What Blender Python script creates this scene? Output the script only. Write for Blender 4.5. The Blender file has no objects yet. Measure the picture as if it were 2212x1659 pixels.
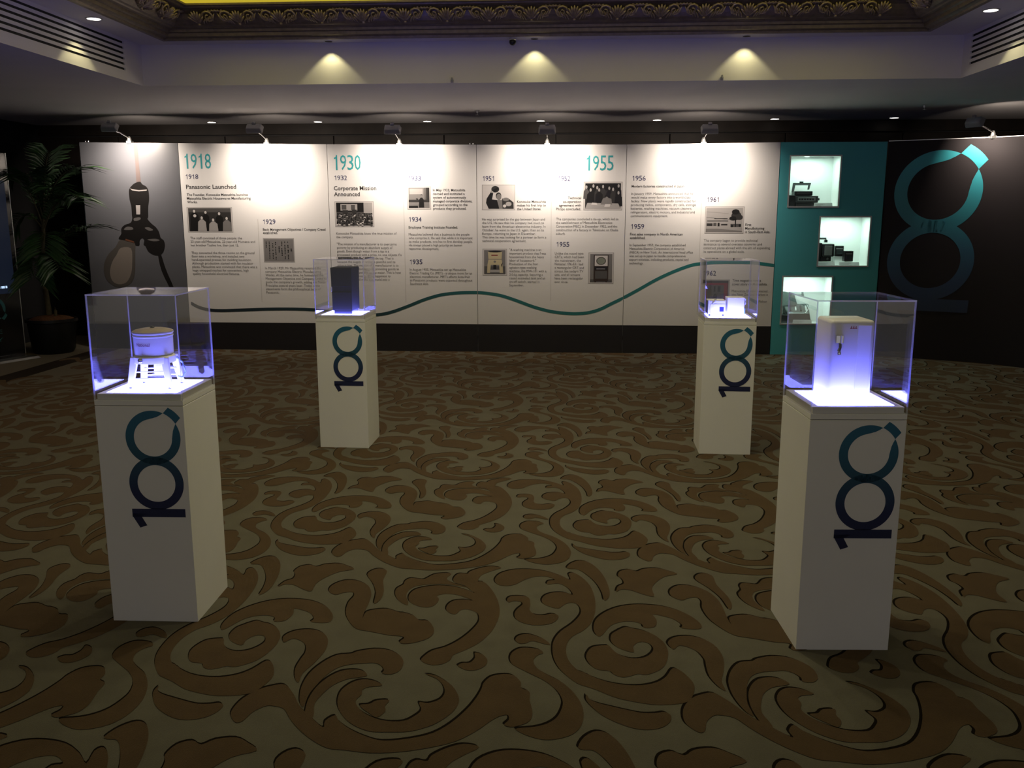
import bpy, bmesh, math, random
from mathutils import Vector, Matrix
from mathutils.geometry import tessellate_polygon

scene = bpy.context.scene
COL = scene.collection
random.seed(7)

# ------------------------------------------------------------------ camera
cam_data = bpy.data.cameras.new('camera')
cam = bpy.data.objects.new('camera', cam_data)
COL.objects.link(cam)
scene.camera = cam
PITCH, ROLL, YAW = 0.18711, -0.0004, 0.0625
cam_data.sensor_fit = 'HORIZONTAL'
cam_data.sensor_width = 36.0
cam_data.lens = 1926.47 / 2212.0 * 36.0
cam_data.clip_start = 0.02
cam.matrix_world = (Matrix.Translation((0, 0, 1.6013)) @ Matrix.Rotation(YAW, 4, 'Z')
                    @ Matrix.Rotation(math.pi / 2 - PITCH, 4, 'X') @ Matrix.Rotation(ROLL, 4, 'Z'))

# ------------------------------------------------------------------ world, exposure
world = bpy.data.worlds.new('hall_ambience')
scene.world = world
world.use_nodes = True
bg = world.node_tree.nodes['Background']
bg.inputs[0].default_value = (0.80, 0.76, 0.76, 1)      # the unlit rest of the ballroom behind the photographer
bg.inputs[1].default_value = 0.28
vs = scene.view_settings
vs.view_transform = 'Standard'
vs.look = 'None'
vs.exposure = 0.35
vs.gamma = 1.0
vs.use_curve_mapping = False
cy = scene.cycles
cy.max_bounces = 8
cy.diffuse_bounces = 4
cy.glossy_bounces = 4
cy.transmission_bounces = 6
cy.transparent_max_bounces = 24
cy.sample_clamp_indirect = 3.0
cy.caustics_reflective = False
cy.caustics_refractive = False

# light strengths used by the fixtures and the coffer glow further down
COFFER = (1.05, 0.93, 0.10)          # cove light on the yellow coffer, given as the ceiling's own emission
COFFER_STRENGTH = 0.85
COFFER_FIELD = (0.16, 0.135, 0.06)  # weaker glow added to the coffer's middle, plain ceiling and no lamp
LED = (5.0, 5.4, 38.0)               # violet-blue LED bed of the plinths
ARM_WATT, ARM_COL = 14.0, (1.0, 0.85, 0.71)
BACK_WATT, BACK_COL = 2.2, (1.0, 0.86, 0.66)
RING_WATT, RING_COL = 4.0, (1.0, 0.90, 0.45)
CENTRE_WATT, CENTRE_COL = 56.0, (1.0, 0.91, 0.60)   # four downlights set into the coffer
NICHE_WATT, NICHE_COL = 2.6, (0.70, 1.0, 0.86)

# ------------------------------------------------------------------ measured data (metres)
SCROLLS=[[[-0.52,2.988],[-0.515,3.024],[-0.491,3.069],[-0.445,3.102],[-0.402,3.158],[-0.367,3.231],[-0.344,3.306],[-0.344,3.357],[-0.358,3.4],[-0.396,3.428],[-0.426,3.422],[-0.441,3.382],[-0.465,3.388],[-0.487,3.422],[-0.486,3.473],[-0.465,3.512],[-0.422,3.524],[-0.384,3.52],[-0.388,3.593],[-0.404,3.692],[-0.36,3.715],[-0.31,3.617],[-0.277,3.504],[-0.264,3.397],[-0.272,3.294],[-0.291,3.212],[-0.327,3.132],[-0.371,3.077],[-0.409,3.038],[-0.414,3.002],[-0.441,2.968],[-0.481,2.96]],[[-0.381,3.584],[-0.435,3.63],[-0.488,3.656],[-0.547,3.663],[-0.603,3.649],[-0.648,3.616],[-0.664,3.566],[-0.661,3.518],[-0.644,3.478],[-0.602,3.444],[-0.562,3.439],[-0.539,3.466],[-0.53,3.517],[-0.543,3.554],[-0.51,3.576],[-0.46,3.569],[-0.408,3.534],[-0.374,3.517]],[[-0.656,3.453],[-0.7,3.497],[-0.727,3.562],[-0.731,3.621],[-0.71,3.663],[-0.709,3.704],[-0.689,3.737],[-0.645,3.729],[-0.624,3.731],[-0.59,3.786],[-0.541,3.804],[-0.513,3.791],[-0.528,3.737],[-0.483,3.687],[-0.421,3.65],[-0.489,3.67],[-0.541,3.678],[-0.606,3.669],[-0.653,3.646],[-0.674,3.605],[-0.676,3.546],[-0.658,3.49]],[[-0.497,3.728],[-0.491,3.781],[-0.472,3.804],[-0.441,3.8],[-0.432,3.829],[-0.392,3.869],[-0.342,3.894],[-0.293,3.879],[-0.337,3.834],[-0.379,3.778],[-0.383,3.693],[-0.361,3.634],[-0.392,3.602],[-0.439,3.669],[-0.48,3.692]],[[-0.312,3.743],[-0.292,3.815],[-0.235,3.861],[-0.166,3.871],[-0.088,3.854],[-0.019,3.806],[0.026,3.76],[0.017,3.823],[0.037,3.842],[0.075,3.795],[0.111,3.703],[0.128,3.586],[0.128,3.456],[0.11,3.343],[0.075,3.266],[0.034,3.216],[0.012,3.153],[0.009,3.078],[0.023,3.008],[0.056,2.949],[0.102,2.912],[0.113,2.842],[0.062,2.851],[0.023,2.894],[-0.014,2.958],[-0.036,3.032],[-0.043,3.112],[-0.038,3.18],[-0.014,3.253],[0.031,3.326],[0.062,3.399],[0.068,3.453],[0.055,3.503],[0.028,3.52],[-0.0,3.499],[-0.023,3.46],[-0.055,3.472],[-0.087,3.501],[-0.096,3.544],[-0.081,3.592],[-0.045,3.62],[-0.001,3.623],[0.036,3.6],[0.016,3.667],[-0.026,3.715],[-0.076,3.702],[-0.072,3.744],[-0.043,3.756],[-0.086,3.791],[-0.137,3.782],[-0.178,3.748],[-0.217,3.693],[-0.257,3.675],[-0.295,3.689]],[[0.056,2.949],[0.102,2.912],[0.154,2.88],[0.212,2.863],[0.27,2.864],[0.324,2.887],[0.361,2.928],[0.391,2.989],[0.419,2.971],[0.445,2.913],[0.452,2.863],[0.436,2.801],[0.412,2.763],[0.36,2.745],[0.298,2.741],[0.236,2.755],[0.175,2.778],[0.113,2.823],[0.068,2.852],[0.043,2.901]],[[0.129,3.225],[0.116,3.277],[0.125,3.36],[0.162,3.432],[0.219,3.489],[0.283,3.517],[0.346,3.521],[0.415,3.507],[0.479,3.464],[0.524,3.402],[0.544,3.344],[0.53,3.307],[0.464,3.31],[0.468,3.34],[0.44,3.388],[0.405,3.412],[0.361,3.427],[0.371,3.376],[0.358,3.316],[0.316,3.305],[0.308,3.338],[0.272,3.358],[0.226,3.35],[0.184,3.314],[0.147,3.231]],[[0.082,3.047],[0.09,3.098],[0.112,3.136],[0.158,3.15],[0.172,3.144],[0.188,3.104],[0.217,3.069],[0.258,3.053],[0.3,3.067],[0.328,3.105],[0.335,3.143],[0.317,3.179],[0.285,3.182],[0.261,3.145],[0.26,3.101],[0.227,3.114],[0.197,3.141],[0.179,3.186],[0.184,3.241],[0.207,3.274],[0.223,3.292],[0.246,3.309],[0.275,3.295],[0.311,3.281],[0.351,3.243],[0.381,3.183],[0.388,3.116],[0.377,3.044],[0.354,2.987],[0.317,2.951],[0.289,2.936],[0.263,2.941],[0.242,2.927],[0.208,2.914],[0.179,2.93],[0.164,2.955],[0.124,2.962],[0.098,2.992]],[[-0.243,3.535],[-0.229,3.568],[-0.185,3.576],[-0.152,3.559],[-0.142,3.494],[-0.143,3.44],[-0.122,3.402],[-0.084,3.394],[-0.05,3.41],[-0.024,3.394],[-0.03,3.351],[-0.059,3.315],[-0.111,3.301],[-0.157,3.314],[-0.193,3.349],[-0.203,3.401],[-0.194,3.446],[-0.175,3.489],[-0.182,3.514],[-0.211,3.523],[-0.233,3.507]],[[-0.186,3.171],[-0.177,3.206],[-0.145,3.224],[-0.108,3.21],[-0.071,3.178],[-0.052,3.141],[-0.077,3.147],[-0.121,3.167],[-0.145,3.146],[-0.17,3.144]],[[-0.382,2.962],[-0.367,2.981],[-0.34,2.986],[-0.326,3.022],[-0.33,3.062],[-0.297,3.045],[-0.278,3.003],[-0.286,2.961],[-0.314,2.932],[-0.347,2.93],[-0.369,2.945]],[[-0.198,3.03],[-0.191,3.073],[-0.164,3.107],[-0.126,3.111],[-0.09,3.099],[-0.076,3.073],[-0.095,3.057],[-0.111,3.014],[-0.095,2.959],[-0.057,2.915],[-0.01,2.872],[0.029,2.812],[0.057,2.741],[0.067,2.673],[0.058,2.601],[0.031,2.552],[-0.013,2.524],[-0.06,2.516],[-0.107,2.533],[-0.141,2.557],[-0.145,2.573],[-0.091,2.585],[-0.05,2.607],[-0.02,2.645],[-0.004,2.703],[-0.003,2.75],[-0.022,2.809],[-0.063,2.869],[-0.117,2.918],[-0.167,2.962],[-0.189,2.988]],[[0.079,2.791],[0.089,2.761],[0.117,2.739],[0.166,2.719],[0.22,2.699],[0.262,2.687],[0.305,2.69],[0.331,2.698],[0.35,2.679],[0.343,2.64],[0.315,2.607],[0.272,2.591],[0.225,2.596],[0.173,2.625],[0.126,2.666],[0.091,2.72],[0.076,2.76]],[[0.394,3.176],[0.409,3.216],[0.445,3.241],[0.496,3.244],[0.542,3.216],[0.575,3.157],[0.585,3.071],[0.569,2.974],[0.551,2.907],[0.555,2.844],[0.535,2.868],[0.514,2.937],[0.513,3.011],[0.515,3.059],[0.499,3.116],[0.469,3.151],[0.435,3.164],[0.411,3.132]],[[0.009,3.9],[0.029,3.954],[0.069,3.989],[0.112,3.968],[0.154,3.887],[0.183,3.77],[0.195,3.648],[0.188,3.58],[0.168,3.551],[0.161,3.627],[0.14,3.726],[0.101,3.818],[0.059,3.881],[0.024,3.885]],[[0.223,3.64],[0.234,3.701],[0.261,3.733],[0.255,3.785],[0.24,3.816],[0.252,3.871],[0.292,3.895],[0.329,3.875],[0.362,3.906],[0.423,3.919],[0.472,3.891],[0.51,3.854],[0.447,3.818],[0.398,3.741],[0.38,3.68],[0.381,3.602],[0.331,3.627],[0.285,3.664],[0.245,3.667]],[[-1.081,2.591],[-1.088,2.636],[-1.078,2.695],[-1.046,2.752],[-1.004,2.783],[-0.963,2.791],[-0.914,2.729],[-0.874,2.661],[-0.817,2.596],[-0.761,2.54],[-0.765,2.577],[-0.741,2.612],[-0.72,2.58],[-0.672,2.535],[-0.609,2.497],[-0.555,2.48],[-0.481,2.495],[-0.409,2.53],[-0.358,2.592],[-0.318,2.672],[-0.294,2.743],[-0.281,2.805],[-0.278,2.843],[-0.256,2.89],[-0.217,2.909],[-0.177,2.904],[-0.148,2.857],[-0.146,2.82],[-0.116,2.797],[-0.113,2.743],[-0.106,2.708],[-0.1,2.652],[-0.111,2.612],[-0.14,2.589],[-0.166,2.579],[-0.188,2.591],[-0.175,2.619],[-0.18,2.647],[-0.204,2.64],[-0.232,2.61],[-0.274,2.549],[-0.333,2.489],[-0.415,2.449],[-0.497,2.424],[-0.582,2.414],[-0.663,2.424],[-0.717,2.43],[-0.774,2.467],[-0.831,2.52],[-0.881,2.581],[-0.921,2.64],[-0.967,2.655],[-0.99,2.648],[-1.016,2.612],[-1.029,2.561],[-1.05,2.551]],[[-0.886,2.701],[-0.903,2.779],[-0.903,2.869],[-0.878,2.952],[-0.838,3.012],[-0.788,3.026],[-0.768,3.045],[-0.709,3.068],[-0.65,3.06],[-0.603,3.019],[-0.582,2.971],[-0.584,2.916],[-0.608,2.885],[-0.643,2.888],[-0.642,2.912],[-0.661,2.945],[-0.689,2.961],[-0.726,2.955],[-0.772,2.945],[-0.813,2.915],[-0.839,2.86],[-0.854,2.795],[-0.863,2.732],[-0.858,2.661],[-0.868,2.661]],[[-0.84,2.606],[-0.856,2.697],[-0.851,2.782],[-0.829,2.848],[-0.794,2.896],[-0.75,2.91],[-0.714,2.901],[-0.693,2.869],[-0.723,2.854],[-0.76,2.839],[-0.796,2.798],[-0.818,2.735],[-0.827,2.675],[-0.811,2.608],[-0.817,2.574]],[[-0.626,2.806],[-0.658,2.835],[-0.7,2.843],[-0.735,2.821],[-0.759,2.769],[-0.758,2.709],[-0.74,2.651],[-0.706,2.597],[-0.665,2.557],[-0.61,2.528],[-0.55,2.527],[-0.48,2.536],[-0.414,2.577],[-0.368,2.641],[-0.35,2.699],[-0.354,2.752],[-0.388,2.824],[-0.449,2.884],[-0.488,2.892],[-0.447,2.865],[-0.417,2.822],[-0.404,2.773],[-0.414,2.73],[-0.448,2.704],[-0.478,2.708],[-0.478,2.694],[-0.466,2.657],[-0.483,2.622],[-0.511,2.593],[-0.562,2.588],[-0.609,2.603],[-0.653,2.634],[-0.683,2.672],[-0.695,2.707],[-0.684,2.743],[-0.688,2.774],[-0.669,2.794]],[[-0.674,2.679],[-0.645,2.686],[-0.625,2.709],[-0.583,2.714],[-0.59,2.678],[-0.583,2.644],[-0.603,2.607],[-0.633,2.63],[-0.661,2.656]],[[-1.02,3.574],[-1.02,3.638],[-0.979,3.692],[-0.92,3.691],[-0.861,3.639],[-0.829,3.556],[-0.82,3.471],[-0.819,3.38],[-0.813,3.32],[-0.811,3.381],[-0.774,3.406],[-0.728,3.413],[-0.675,3.384],[-0.655,3.382],[-0.612,3.358],[-0.582,3.317],[-0.542,3.311],[-0.508,3.23],[-0.52,3.166],[-0.571,3.124],[-0.609,3.114],[-0.626,3.129],[-0.614,3.16],[-0.631,3.175],[-0.677,3.18],[-0.757,3.207],[-0.818,3.227],[-0.866,3.299],[-0.896,3.375],[-0.907,3.466],[-0.899,3.532],[-0.916,3.57],[-0.954,3.558],[-0.981,3.537]],[[-0.892,3.757],[-0.882,3.812],[-0.848,3.836],[-0.811,3.805],[-0.809,3.709],[-0.781,3.588],[-0.778,3.502],[-0.797,3.458],[-0.812,3.567],[-0.846,3.665]]]
TEXTS=[(0, 'big', -4.5105, 2.1369, 0.1714, 0.3373, 0.0408, 'L', 0, ['1918']), (0, 'year', -4.5013, 2.0195, 0.0536, 0.1611, 0.041, 'L', 0, ['1918']), (0, 'head', -4.497, 1.908, 0.0461, 0.6011, 0.0411, 'L', 0, ['Panasonic Launched']), (0, 'bold', -4.4947, 1.8257, 0.0283, 0.7652, 0.0419, 'L', 1, ['The Founder, Konosuke Matsushita launches', 'Matsushita Electric Housewares Manufacturing', 'Works.']), (0, 'body', -4.4863, 1.3229, 0.0275, 0.7826, 0.0419, 'L', 1, ['The staff consisted of three people; the', '23-year-old Matsushita, 22-year-old Mumeno and', 'her brother Toshio Iue, then just 15.']), (0, 'body', -4.4846, 1.1494, 0.0277, 0.7917, 0.0412, 'L', 4, ['They converted the three rooms on the ground', 'floor into a workshop, and installed two', 'hand-operated presses for molding insulation.', 'Although production started with fan insulator', 'plates, Matsushita was convinced that there was a', 'huge untapped market for convenient, high', 'quality household electrical fixtures.']), (0, 'year', -3.604, 1.4995, 0.0544, 0.1609, 0.0415, 'L', 0, ['1929']), (0, 'bold', -3.6014, 1.4229, 0.0286, 0.7493, 0.0377, 'L', 0, ['Basic Management Objectives / Company Creed', 'established.']), (0, 'body', -3.5984, 0.9711, 0.0277, 0.7216, 0.0412, 'L', 4, ['In March 1929, Mr Matsushita renamed the', 'company Matsushita Electric Manufacturing', 'Works. At the same time, he formulated the', 'Management Objective and Company Creed to', "guide the company's growth, adding the Seven", 'Principles several years later. Today these', 'statements form the philosophical basis of', 'Panasonic.']), (1, 'big', -2.739, 2.1156, 0.1697, 0.337, 0.0404, 'L', 0, ['1930']), (1, 'year', -2.7302, 2.0018, 0.0531, 0.1579, 0.0405, 'L', 0, ['1932']), (1, 'head', -2.7345, 1.8876, 0.0458, 0.4998, 0.0674, 'L', 0, ['Corporate Mission', 'Announced']), (1, 'body', -2.7246, 1.3782, 0.0272, 0.7158, 0.0414, 'L', 0, ['Konosuke Matsushita knew the true mission of', 'the company.']), (1, 'body', -2.7226, 1.255, 0.0273, 0.7676, 0.0414, 'L', 3, ['"The mission of a manufacturer is to overcome', 'poverty by producing an abundant supply of', 'goods. Even though water from a tap is a', 'processed product with a price, no one objects if a', 'passer-by drinks from a roadside tap. That is', 'because the supply of water is plentiful and its', 'price is low. The mission of a manufacturer is to', 'create material abundance by providing goods as', 'plentiful and inexpensive as tap water. This is how', 'we can banish poverty, bring happiness to', "people's lives, and make this world into a"]), (1, 'year', -1.8658, 1.9931, 0.0529, 0.1589, 0.0403, 'L', 0, ['1933']), (1, 'bold', -1.5725, 1.8726, 0.0278, 0.457, 0.0417, 'L', 3, ['In May 1933, Matsushita', 'devised and instituted a', 'system of autonomously', 'managed corporate divisions,', 'grouped according to the', 'products they produced.']), (1, 'year', -1.867, 1.5268, 0.0538, 0.1576, 0.0411, 'L', 0, ['1934']), (1, 'bold', -1.8648, 1.4485, 0.0283, 0.5771, 0.0411, 'L', 0, ['Employee Training Institute Founded.']), (1, 'body', -1.8666, 1.3687, 0.0271, 0.7506, 0.0416, 'L', 1, ['Matsushita believed that a business is the people', 'who comprise it. He said that while it is important', 'to make products, one has to first develop people.', 'He always placed a high priority on human', 'resources development.']), (1, 'year', -1.8673, 1.0356, 0.0547, 0.1589, 0.0418, 'L', 0, ['1935']), (1, 'body', -1.8624, 0.9598, 0.0275, 0.7403, 0.0418, 'L', 3, ['In August 1935, Matsushita set up Matsushita', 'Electric Trading Co (MET) - a unique move for an', "electrical manufacturer. MET's efforts bore fruit", 'as Panasonic products were exported throughout', 'Southeast Asia.']), (2, 'year', -0.9982, 1.9883, 0.0551, 0.1456, 0.0402, 'L', 0, ['1951']), (2, 'bold', -0.5965, 1.741, 0.0277, 0.3321, 0.0417, 'L', 0, ['Konosuke Matsushita', 'makes his first trip to', 'the United States.']), (2, 'body', -1.0012, 1.5421, 0.0268, 0.7278, 0.0412, 'L', 0, ['He was surprised by the gap between Japan and', 'the U.S. He saw that his company had much to', 'learn from the American electronics industry. In', 'October, he went to the U.S. again, then on to', 'Europe, returning to Japan in December.', 'This time he was looking for a partner to form a', 'technical cooperation agreement.']), (2, 'body', -0.6861, 1.1927, 0.027, 0.4267, 0.0411, 'L', 1, ['"A washing machine is an', 'important product that frees', 'housewives from the heavy', 'labor of housework."', 'Production of the first', 'agitator-type washing', 'machine, the MW-101 with a', '2.0-kg capacity, featuring a', 'round enameled tank and an', 'on-off switch, started in', 'September.']), (2, 'year', -0.1318, 1.986, 0.0548, 0.1467, 0.04, 'L', 0, ['1952']), (2, 'big', 0.1787, 2.0994, 0.1669, 0.3295, 0.0397, 'L', 0, ['1955']), (2, 'bold', 0.1387, 1.7815, 0.0276, 0.2841, 0.0414, 'R', 3, ['Technical', 'co-operation', 'agreement with', 'Philips concluded.']), (2, 'body', -0.1446, 1.5446, 0.0266, 0.7154, 0.0416, 'L', 0, ['The companies concluded a tie-up, which led to', 'the establishment of Matsushita Electronics', 'Corporation(MEC) in December 1952, and the', 'construction of a factory in Takatsuki, an Osaka', 'suburb.']), (2, 'year', -0.1445, 1.2426, 0.0537, 0.1578, 0.0411, 'L', 0, ['1955']), (2, 'body', -0.1567, 1.1527, 0.027, 0.3391, 0.0412, 'L', 4, ['Unlike the round type', 'CRTs, which had been', 'the mainstream, the', 'National 17K-531 had', 'a rectangular CRT and', "screen like today's TV", 'sets, and all screens', 'have been rectangular', 'ever since.']), (3, 'year', 0.7116, 1.9864, 0.0547, 0.1604, 0.0417, 'L', 0, ['1956']), (3, 'bold', 0.7134, 1.9107, 0.0275, 0.5933, 0.0418, 'L', 0, ['Modern factories constructed in Japan']), (3, 'body', 0.7101, 1.8283, 0.0262, 0.7328, 0.0413, 'L', 3, ['In January 1959, Matsushita announced that he', 'would make every factory into a world-class', 'facility. New plants were rapidly constructed for', 'producing radios, components, dry cells, storage', 'batteries, washing machines, vacuum cleaners,', 'refrigerators, electric motors, and industrial and', 'communications equipment.']), (3, 'year', 0.7087, 1.4456, 0.0558, 0.1607, 0.0425, 'L', 0, ['1959']), (3, 'bold', 0.7078, 1.3725, 0.0279, 0.5991, 0.0414, 'L', 0, ['First sales company in North American', 'established.']), (3, 'body', 0.7054, 1.2496, 0.0268, 0.7272, 0.0415, 'L', 2, ['In September 1959, the company established', 'Matsushita Electric Corporation of America', '(MECA) in New York. An international head office', 'was set up in Japan to handle comprehensive', 'export activities, including products, capital and', 'technology.']), (3, 'year', 1.5634, 1.7485, 0.0535, 0.1489, 0.0419, 'L', 0, ['1961']), (3, 'bold', 2.0116, 1.4806, 0.0276, 0.2831, 0.0409, 'L', 2, ['First', 'Manufacturing', 'in South-East Asia.']), (3, 'body', 1.5505, 1.3029, 0.0266, 0.7521, 0.0419, 'L', 2, ['The company began to provide technical', 'assistance to several overseas countries and', 'construct plants abroad with the aim of expanding', 'its operations on a global scale.']), (3, 'year', 1.5536, 0.9161, 0.0539, 0.1539, 0.0431, 'L', 0, ['1962']), (3, 'bold', 1.8937, 0.846, 0.0283, 0.3997, 0.0418, 'L', 1, ['Time magazine runs a', 'cover story on Matsushita.']), (3, 'body', 1.8924, 0.7258, 0.027, 0.4046, 0.0407, 'L', 0, ['Matsushita Electric entered', 'the New Zealand market in']), (3, 'body', 2.2058, 0.6054, 0.0271, 0.0962, 0.0408, 'L', 0, ['Fisher'])]
PHOTOS=[(0, 'group', -4.507, 1.402, -3.96, 1.695), (0, 'document', -3.607, 1.053, -3.234, 1.335), (1, 'crowd', -2.733, 1.465, -2.27, 1.76), (1, 'speaker', -1.874, 1.667, -1.597, 1.93), (2, 'hat', -1.002, 1.659, -0.618, 1.946), (2, 'washer', -1.0, 0.905, -0.714, 1.216), (2, 'signing', 0.168, 1.656, 0.609, 1.975), (2, 'television', 0.234, 0.816, 0.528, 1.176), (3, 'factory', 1.554, 1.393, 1.994, 1.697), (3, 'magazine', 1.544, 0.544, 1.866, 0.87)]
DIVIDERS=[(0, -3.657, 0.5814, 1.5552), (1, -1.916, 0.5844, 1.987), (2, -0.201, 0.6137, 1.7568), (3, 1.507, 0.4606, 1.7329)]
WAVE=[(-4.5319, 0.563), (-4.4455, 0.5164), (-4.3101, 0.4808), (-4.1455, 0.4737), (-3.8979, 0.482), (-3.487, 0.4966), (-3.0182, 0.4887), (-2.5034, 0.4304), (-2.2606, 0.436), (-2.0985, 0.4664), (-1.8957, 0.5381), (-1.6937, 0.6187), (-1.4931, 0.6765), (-1.2938, 0.6999), (-1.1217, 0.706), (-0.9936, 0.7014), (-0.7958, 0.6735), (-0.5984, 0.6115), (-0.4009, 0.5403), (-0.2035, 0.4889), (-0.0065, 0.4664), (0.1244, 0.4646), (0.2549, 0.4786), (0.3847, 0.5188), (0.5136, 0.585), (0.6126, 0.6334), (0.8138, 0.7437), (1.0135, 0.86), (1.2126, 0.9554), (1.4113, 1.03), (1.5309, 1.0505), (1.6773, 1.0644), (1.877, 1.0689), (2.0765, 1.0655), (2.2099, 1.0525), (2.3727, 1.0303)]
BULB={'cord': [(-5.0956, 2.4482), (-5.0452, 2.4479), (-5.0475, 2.2196), (-5.0368, 1.9739), (-5.0937, 1.9741), (-5.0879, 2.2198)], 'socket': [(-5.0993, 1.9799), (-5.0457, 1.9894), (-5.0237, 1.9604), (-4.9752, 1.9314), (-4.9534, 1.8734), (-4.9569, 1.7766), (-4.9732, 1.6989), (-4.9823, 1.5819), (-4.9941, 1.5624), (-4.9476, 1.5037), (-4.8995, 1.4645), (-4.8631, 1.4057), (-4.8478, 1.3368), (-4.8132, 1.3073), (-4.8033, 1.2482), (-4.8297, 1.169), (-4.8841, 1.1293), (-4.9553, 1.139), (-5.014, 1.1786), (-5.0401, 1.2379), (-5.0632, 1.2576), (-5.0511, 1.307), (-5.0737, 1.3326), (-5.1066, 1.307), (-5.1175, 1.2477), (-5.1628, 1.2476), (-5.1805, 1.2832), (-5.3424, 1.3165), (-5.3614, 1.3363), (-5.3263, 1.3856), (-5.3213, 1.4447), (-5.2766, 1.4879), (-5.2027, 1.5134), (-5.1782, 1.5624), (-5.1791, 1.6015), (-5.1772, 1.6991), (-5.1912, 1.7769), (-5.1934, 1.8739), (-5.1801, 1.9125), (-5.1464, 1.9511)], 'ring': [(-5.1758, 1.9144), (-5.1502, 1.9047), (-5.0697, 1.8929), (-4.9716, 1.9005), (-4.9767, 1.887), (-5.0708, 1.8794), (-5.1553, 1.8912)], 'hi1': [(-5.1205, 1.7185), (-5.0675, 1.7184), (-5.076, 1.6113), (-5.1231, 1.6113)], 'hi2': [(-5.1574, 1.5663), (-5.0848, 1.578), (-5.0809, 1.5507), (-5.1497, 1.535)], 'hi3': [(-5.2913, 1.4349), (-5.2475, 1.4683), (-5.1865, 1.4605), (-5.1784, 1.4349), (-5.2405, 1.429)], 'hi4': [(-5.0333, 1.4546), (-4.9816, 1.4606), (-4.9329, 1.4292), (-4.9847, 1.4213)], 'hi5': [(-5.0134, 1.3169), (-4.91, 1.3269), (-4.8603, 1.3073), (-4.933, 1.2954)], 'bulb': [(-5.3383, 1.3165), (-5.1748, 1.2772), (-5.1717, 1.1882), (-5.1863, 1.0091), (-5.2006, 0.9091), (-5.2391, 0.8187), (-5.3056, 0.7681), (-5.4009, 0.7476), (-5.4921, 0.7774), (-5.5588, 0.8476), (-5.5812, 0.9478), (-5.562, 1.0479), (-5.5015, 1.1477), (-5.4119, 1.2274)], 'glow': [(-5.3467, 1.2176), (-5.2213, 1.2118), (-5.2202, 1.0489), (-5.2462, 0.909), (-5.3126, 0.8084), (-5.4082, 0.7838), (-5.4839, 0.8237), (-5.5061, 0.9281), (-5.4687, 1.0482), (-5.4051, 1.138)], 'rim': [(-5.2757, 1.3265), (-5.1754, 1.295), (-5.1748, 1.2772), (-5.2856, 1.3067)], 'wire': [(-4.8941, 1.1332), (-4.8587, 1.1393), (-4.8137, 0.9704), (-4.7275, 0.7406), (-4.6941, 0.6301), (-4.7314, 0.6299), (-4.7792, 0.7404), (-4.8667, 0.9503)]}
NICHES=[(2.467, 1.684, 3.043, 2.263), (2.836, 1.019, 3.415, 1.591), (2.457, 0.351, 3.032, 0.917)]
PLINTHS=[(-1.6409, 3.4163, 0.0302, 0.0462, 0.5757, 0.107), (-1.5481, 6.1479, -0.0085, 0.0451, 0.5746, 0.1035), (1.0814, 6.1309, -0.0281, 0.0456, 0.5734, 0.1058), (1.0302, 3.3404, 0.0521, 0.0444, 0.5768, 0.1064)]


# ------------------------------------------------------------------ materials
MATS = {}
def mat(name, col=(.5, .5, .5), rough=.6, metal=0., noise=0., scale=40., bump=0., bscale=200., emit=None, estr=1., spec=.5, coat=0., sheen=None):
    if name in MATS: return MATS[name]
    m = bpy.data.materials.new(name); m.use_nodes = True
    nt = m.node_tree; b = nt.nodes['Principled BSDF']
    b.inputs['Base Color'].default_value = (*col, 1)
    b.inputs['Roughness'].default_value = rough
    b.inputs['Metallic'].default_value = metal
    b.inputs['Specular IOR Level'].default_value = spec
    b.inputs['Coat Weight'].default_value = coat
    if sheen:
        b.inputs['Sheen Weight'].default_value = .6; b.inputs['Sheen Roughness'].default_value = .45; b.inputs['Sheen Tint'].default_value = (*sheen, 1)
    if noise or bump:
        tc = nt.nodes.new('ShaderNodeTexCoord')
    if noise:
        n = nt.nodes.new('ShaderNodeTexNoise'); n.inputs['Scale'].default_value = scale; n.inputs['Detail'].default_value = 6
        r = nt.nodes.new('ShaderNodeMapRange'); r.inputs[1].default_value = .25; r.inputs[2].default_value = .75
        r.inputs[3].default_value = 1 - noise; r.inputs[4].default_value = 1 + noise
        mx = nt.nodes.new('ShaderNodeMix'); mx.data_type = 'RGBA'; mx.blend_type = 'MULTIPLY'; mx.inputs[0].default_value = 1
        mx.inputs[6].default_value = (*col, 1)
        nt.links.new(tc.outputs['Object'], n.inputs['Vector']); nt.links.new(n.outputs['Fac'], r.inputs[0])
        nt.links.new(r.outputs[0], mx.inputs[7]); nt.links.new(mx.outputs[2], b.inputs['Base Color'])
    if bump:
        n2 = nt.nodes.new('ShaderNodeTexNoise'); n2.inputs['Scale'].default_value = bscale; n2.inputs['Detail'].default_value = 3
        bp = nt.nodes.new('ShaderNodeBump'); bp.inputs['Strength'].default_value = bump; bp.inputs['Distance'].default_value = .004
        nt.links.new(tc.outputs['Object'], n2.inputs['Vector']); nt.links.new(n2.outputs['Fac'], bp.inputs['Height'])
        nt.links.new(bp.outputs[0], b.inputs['Normal'])
    if emit:
        b.inputs['Emission Color'].default_value = (*emit, 1); b.inputs['Emission Strength'].default_value = estr
    MATS[name] = m
    return m

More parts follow.
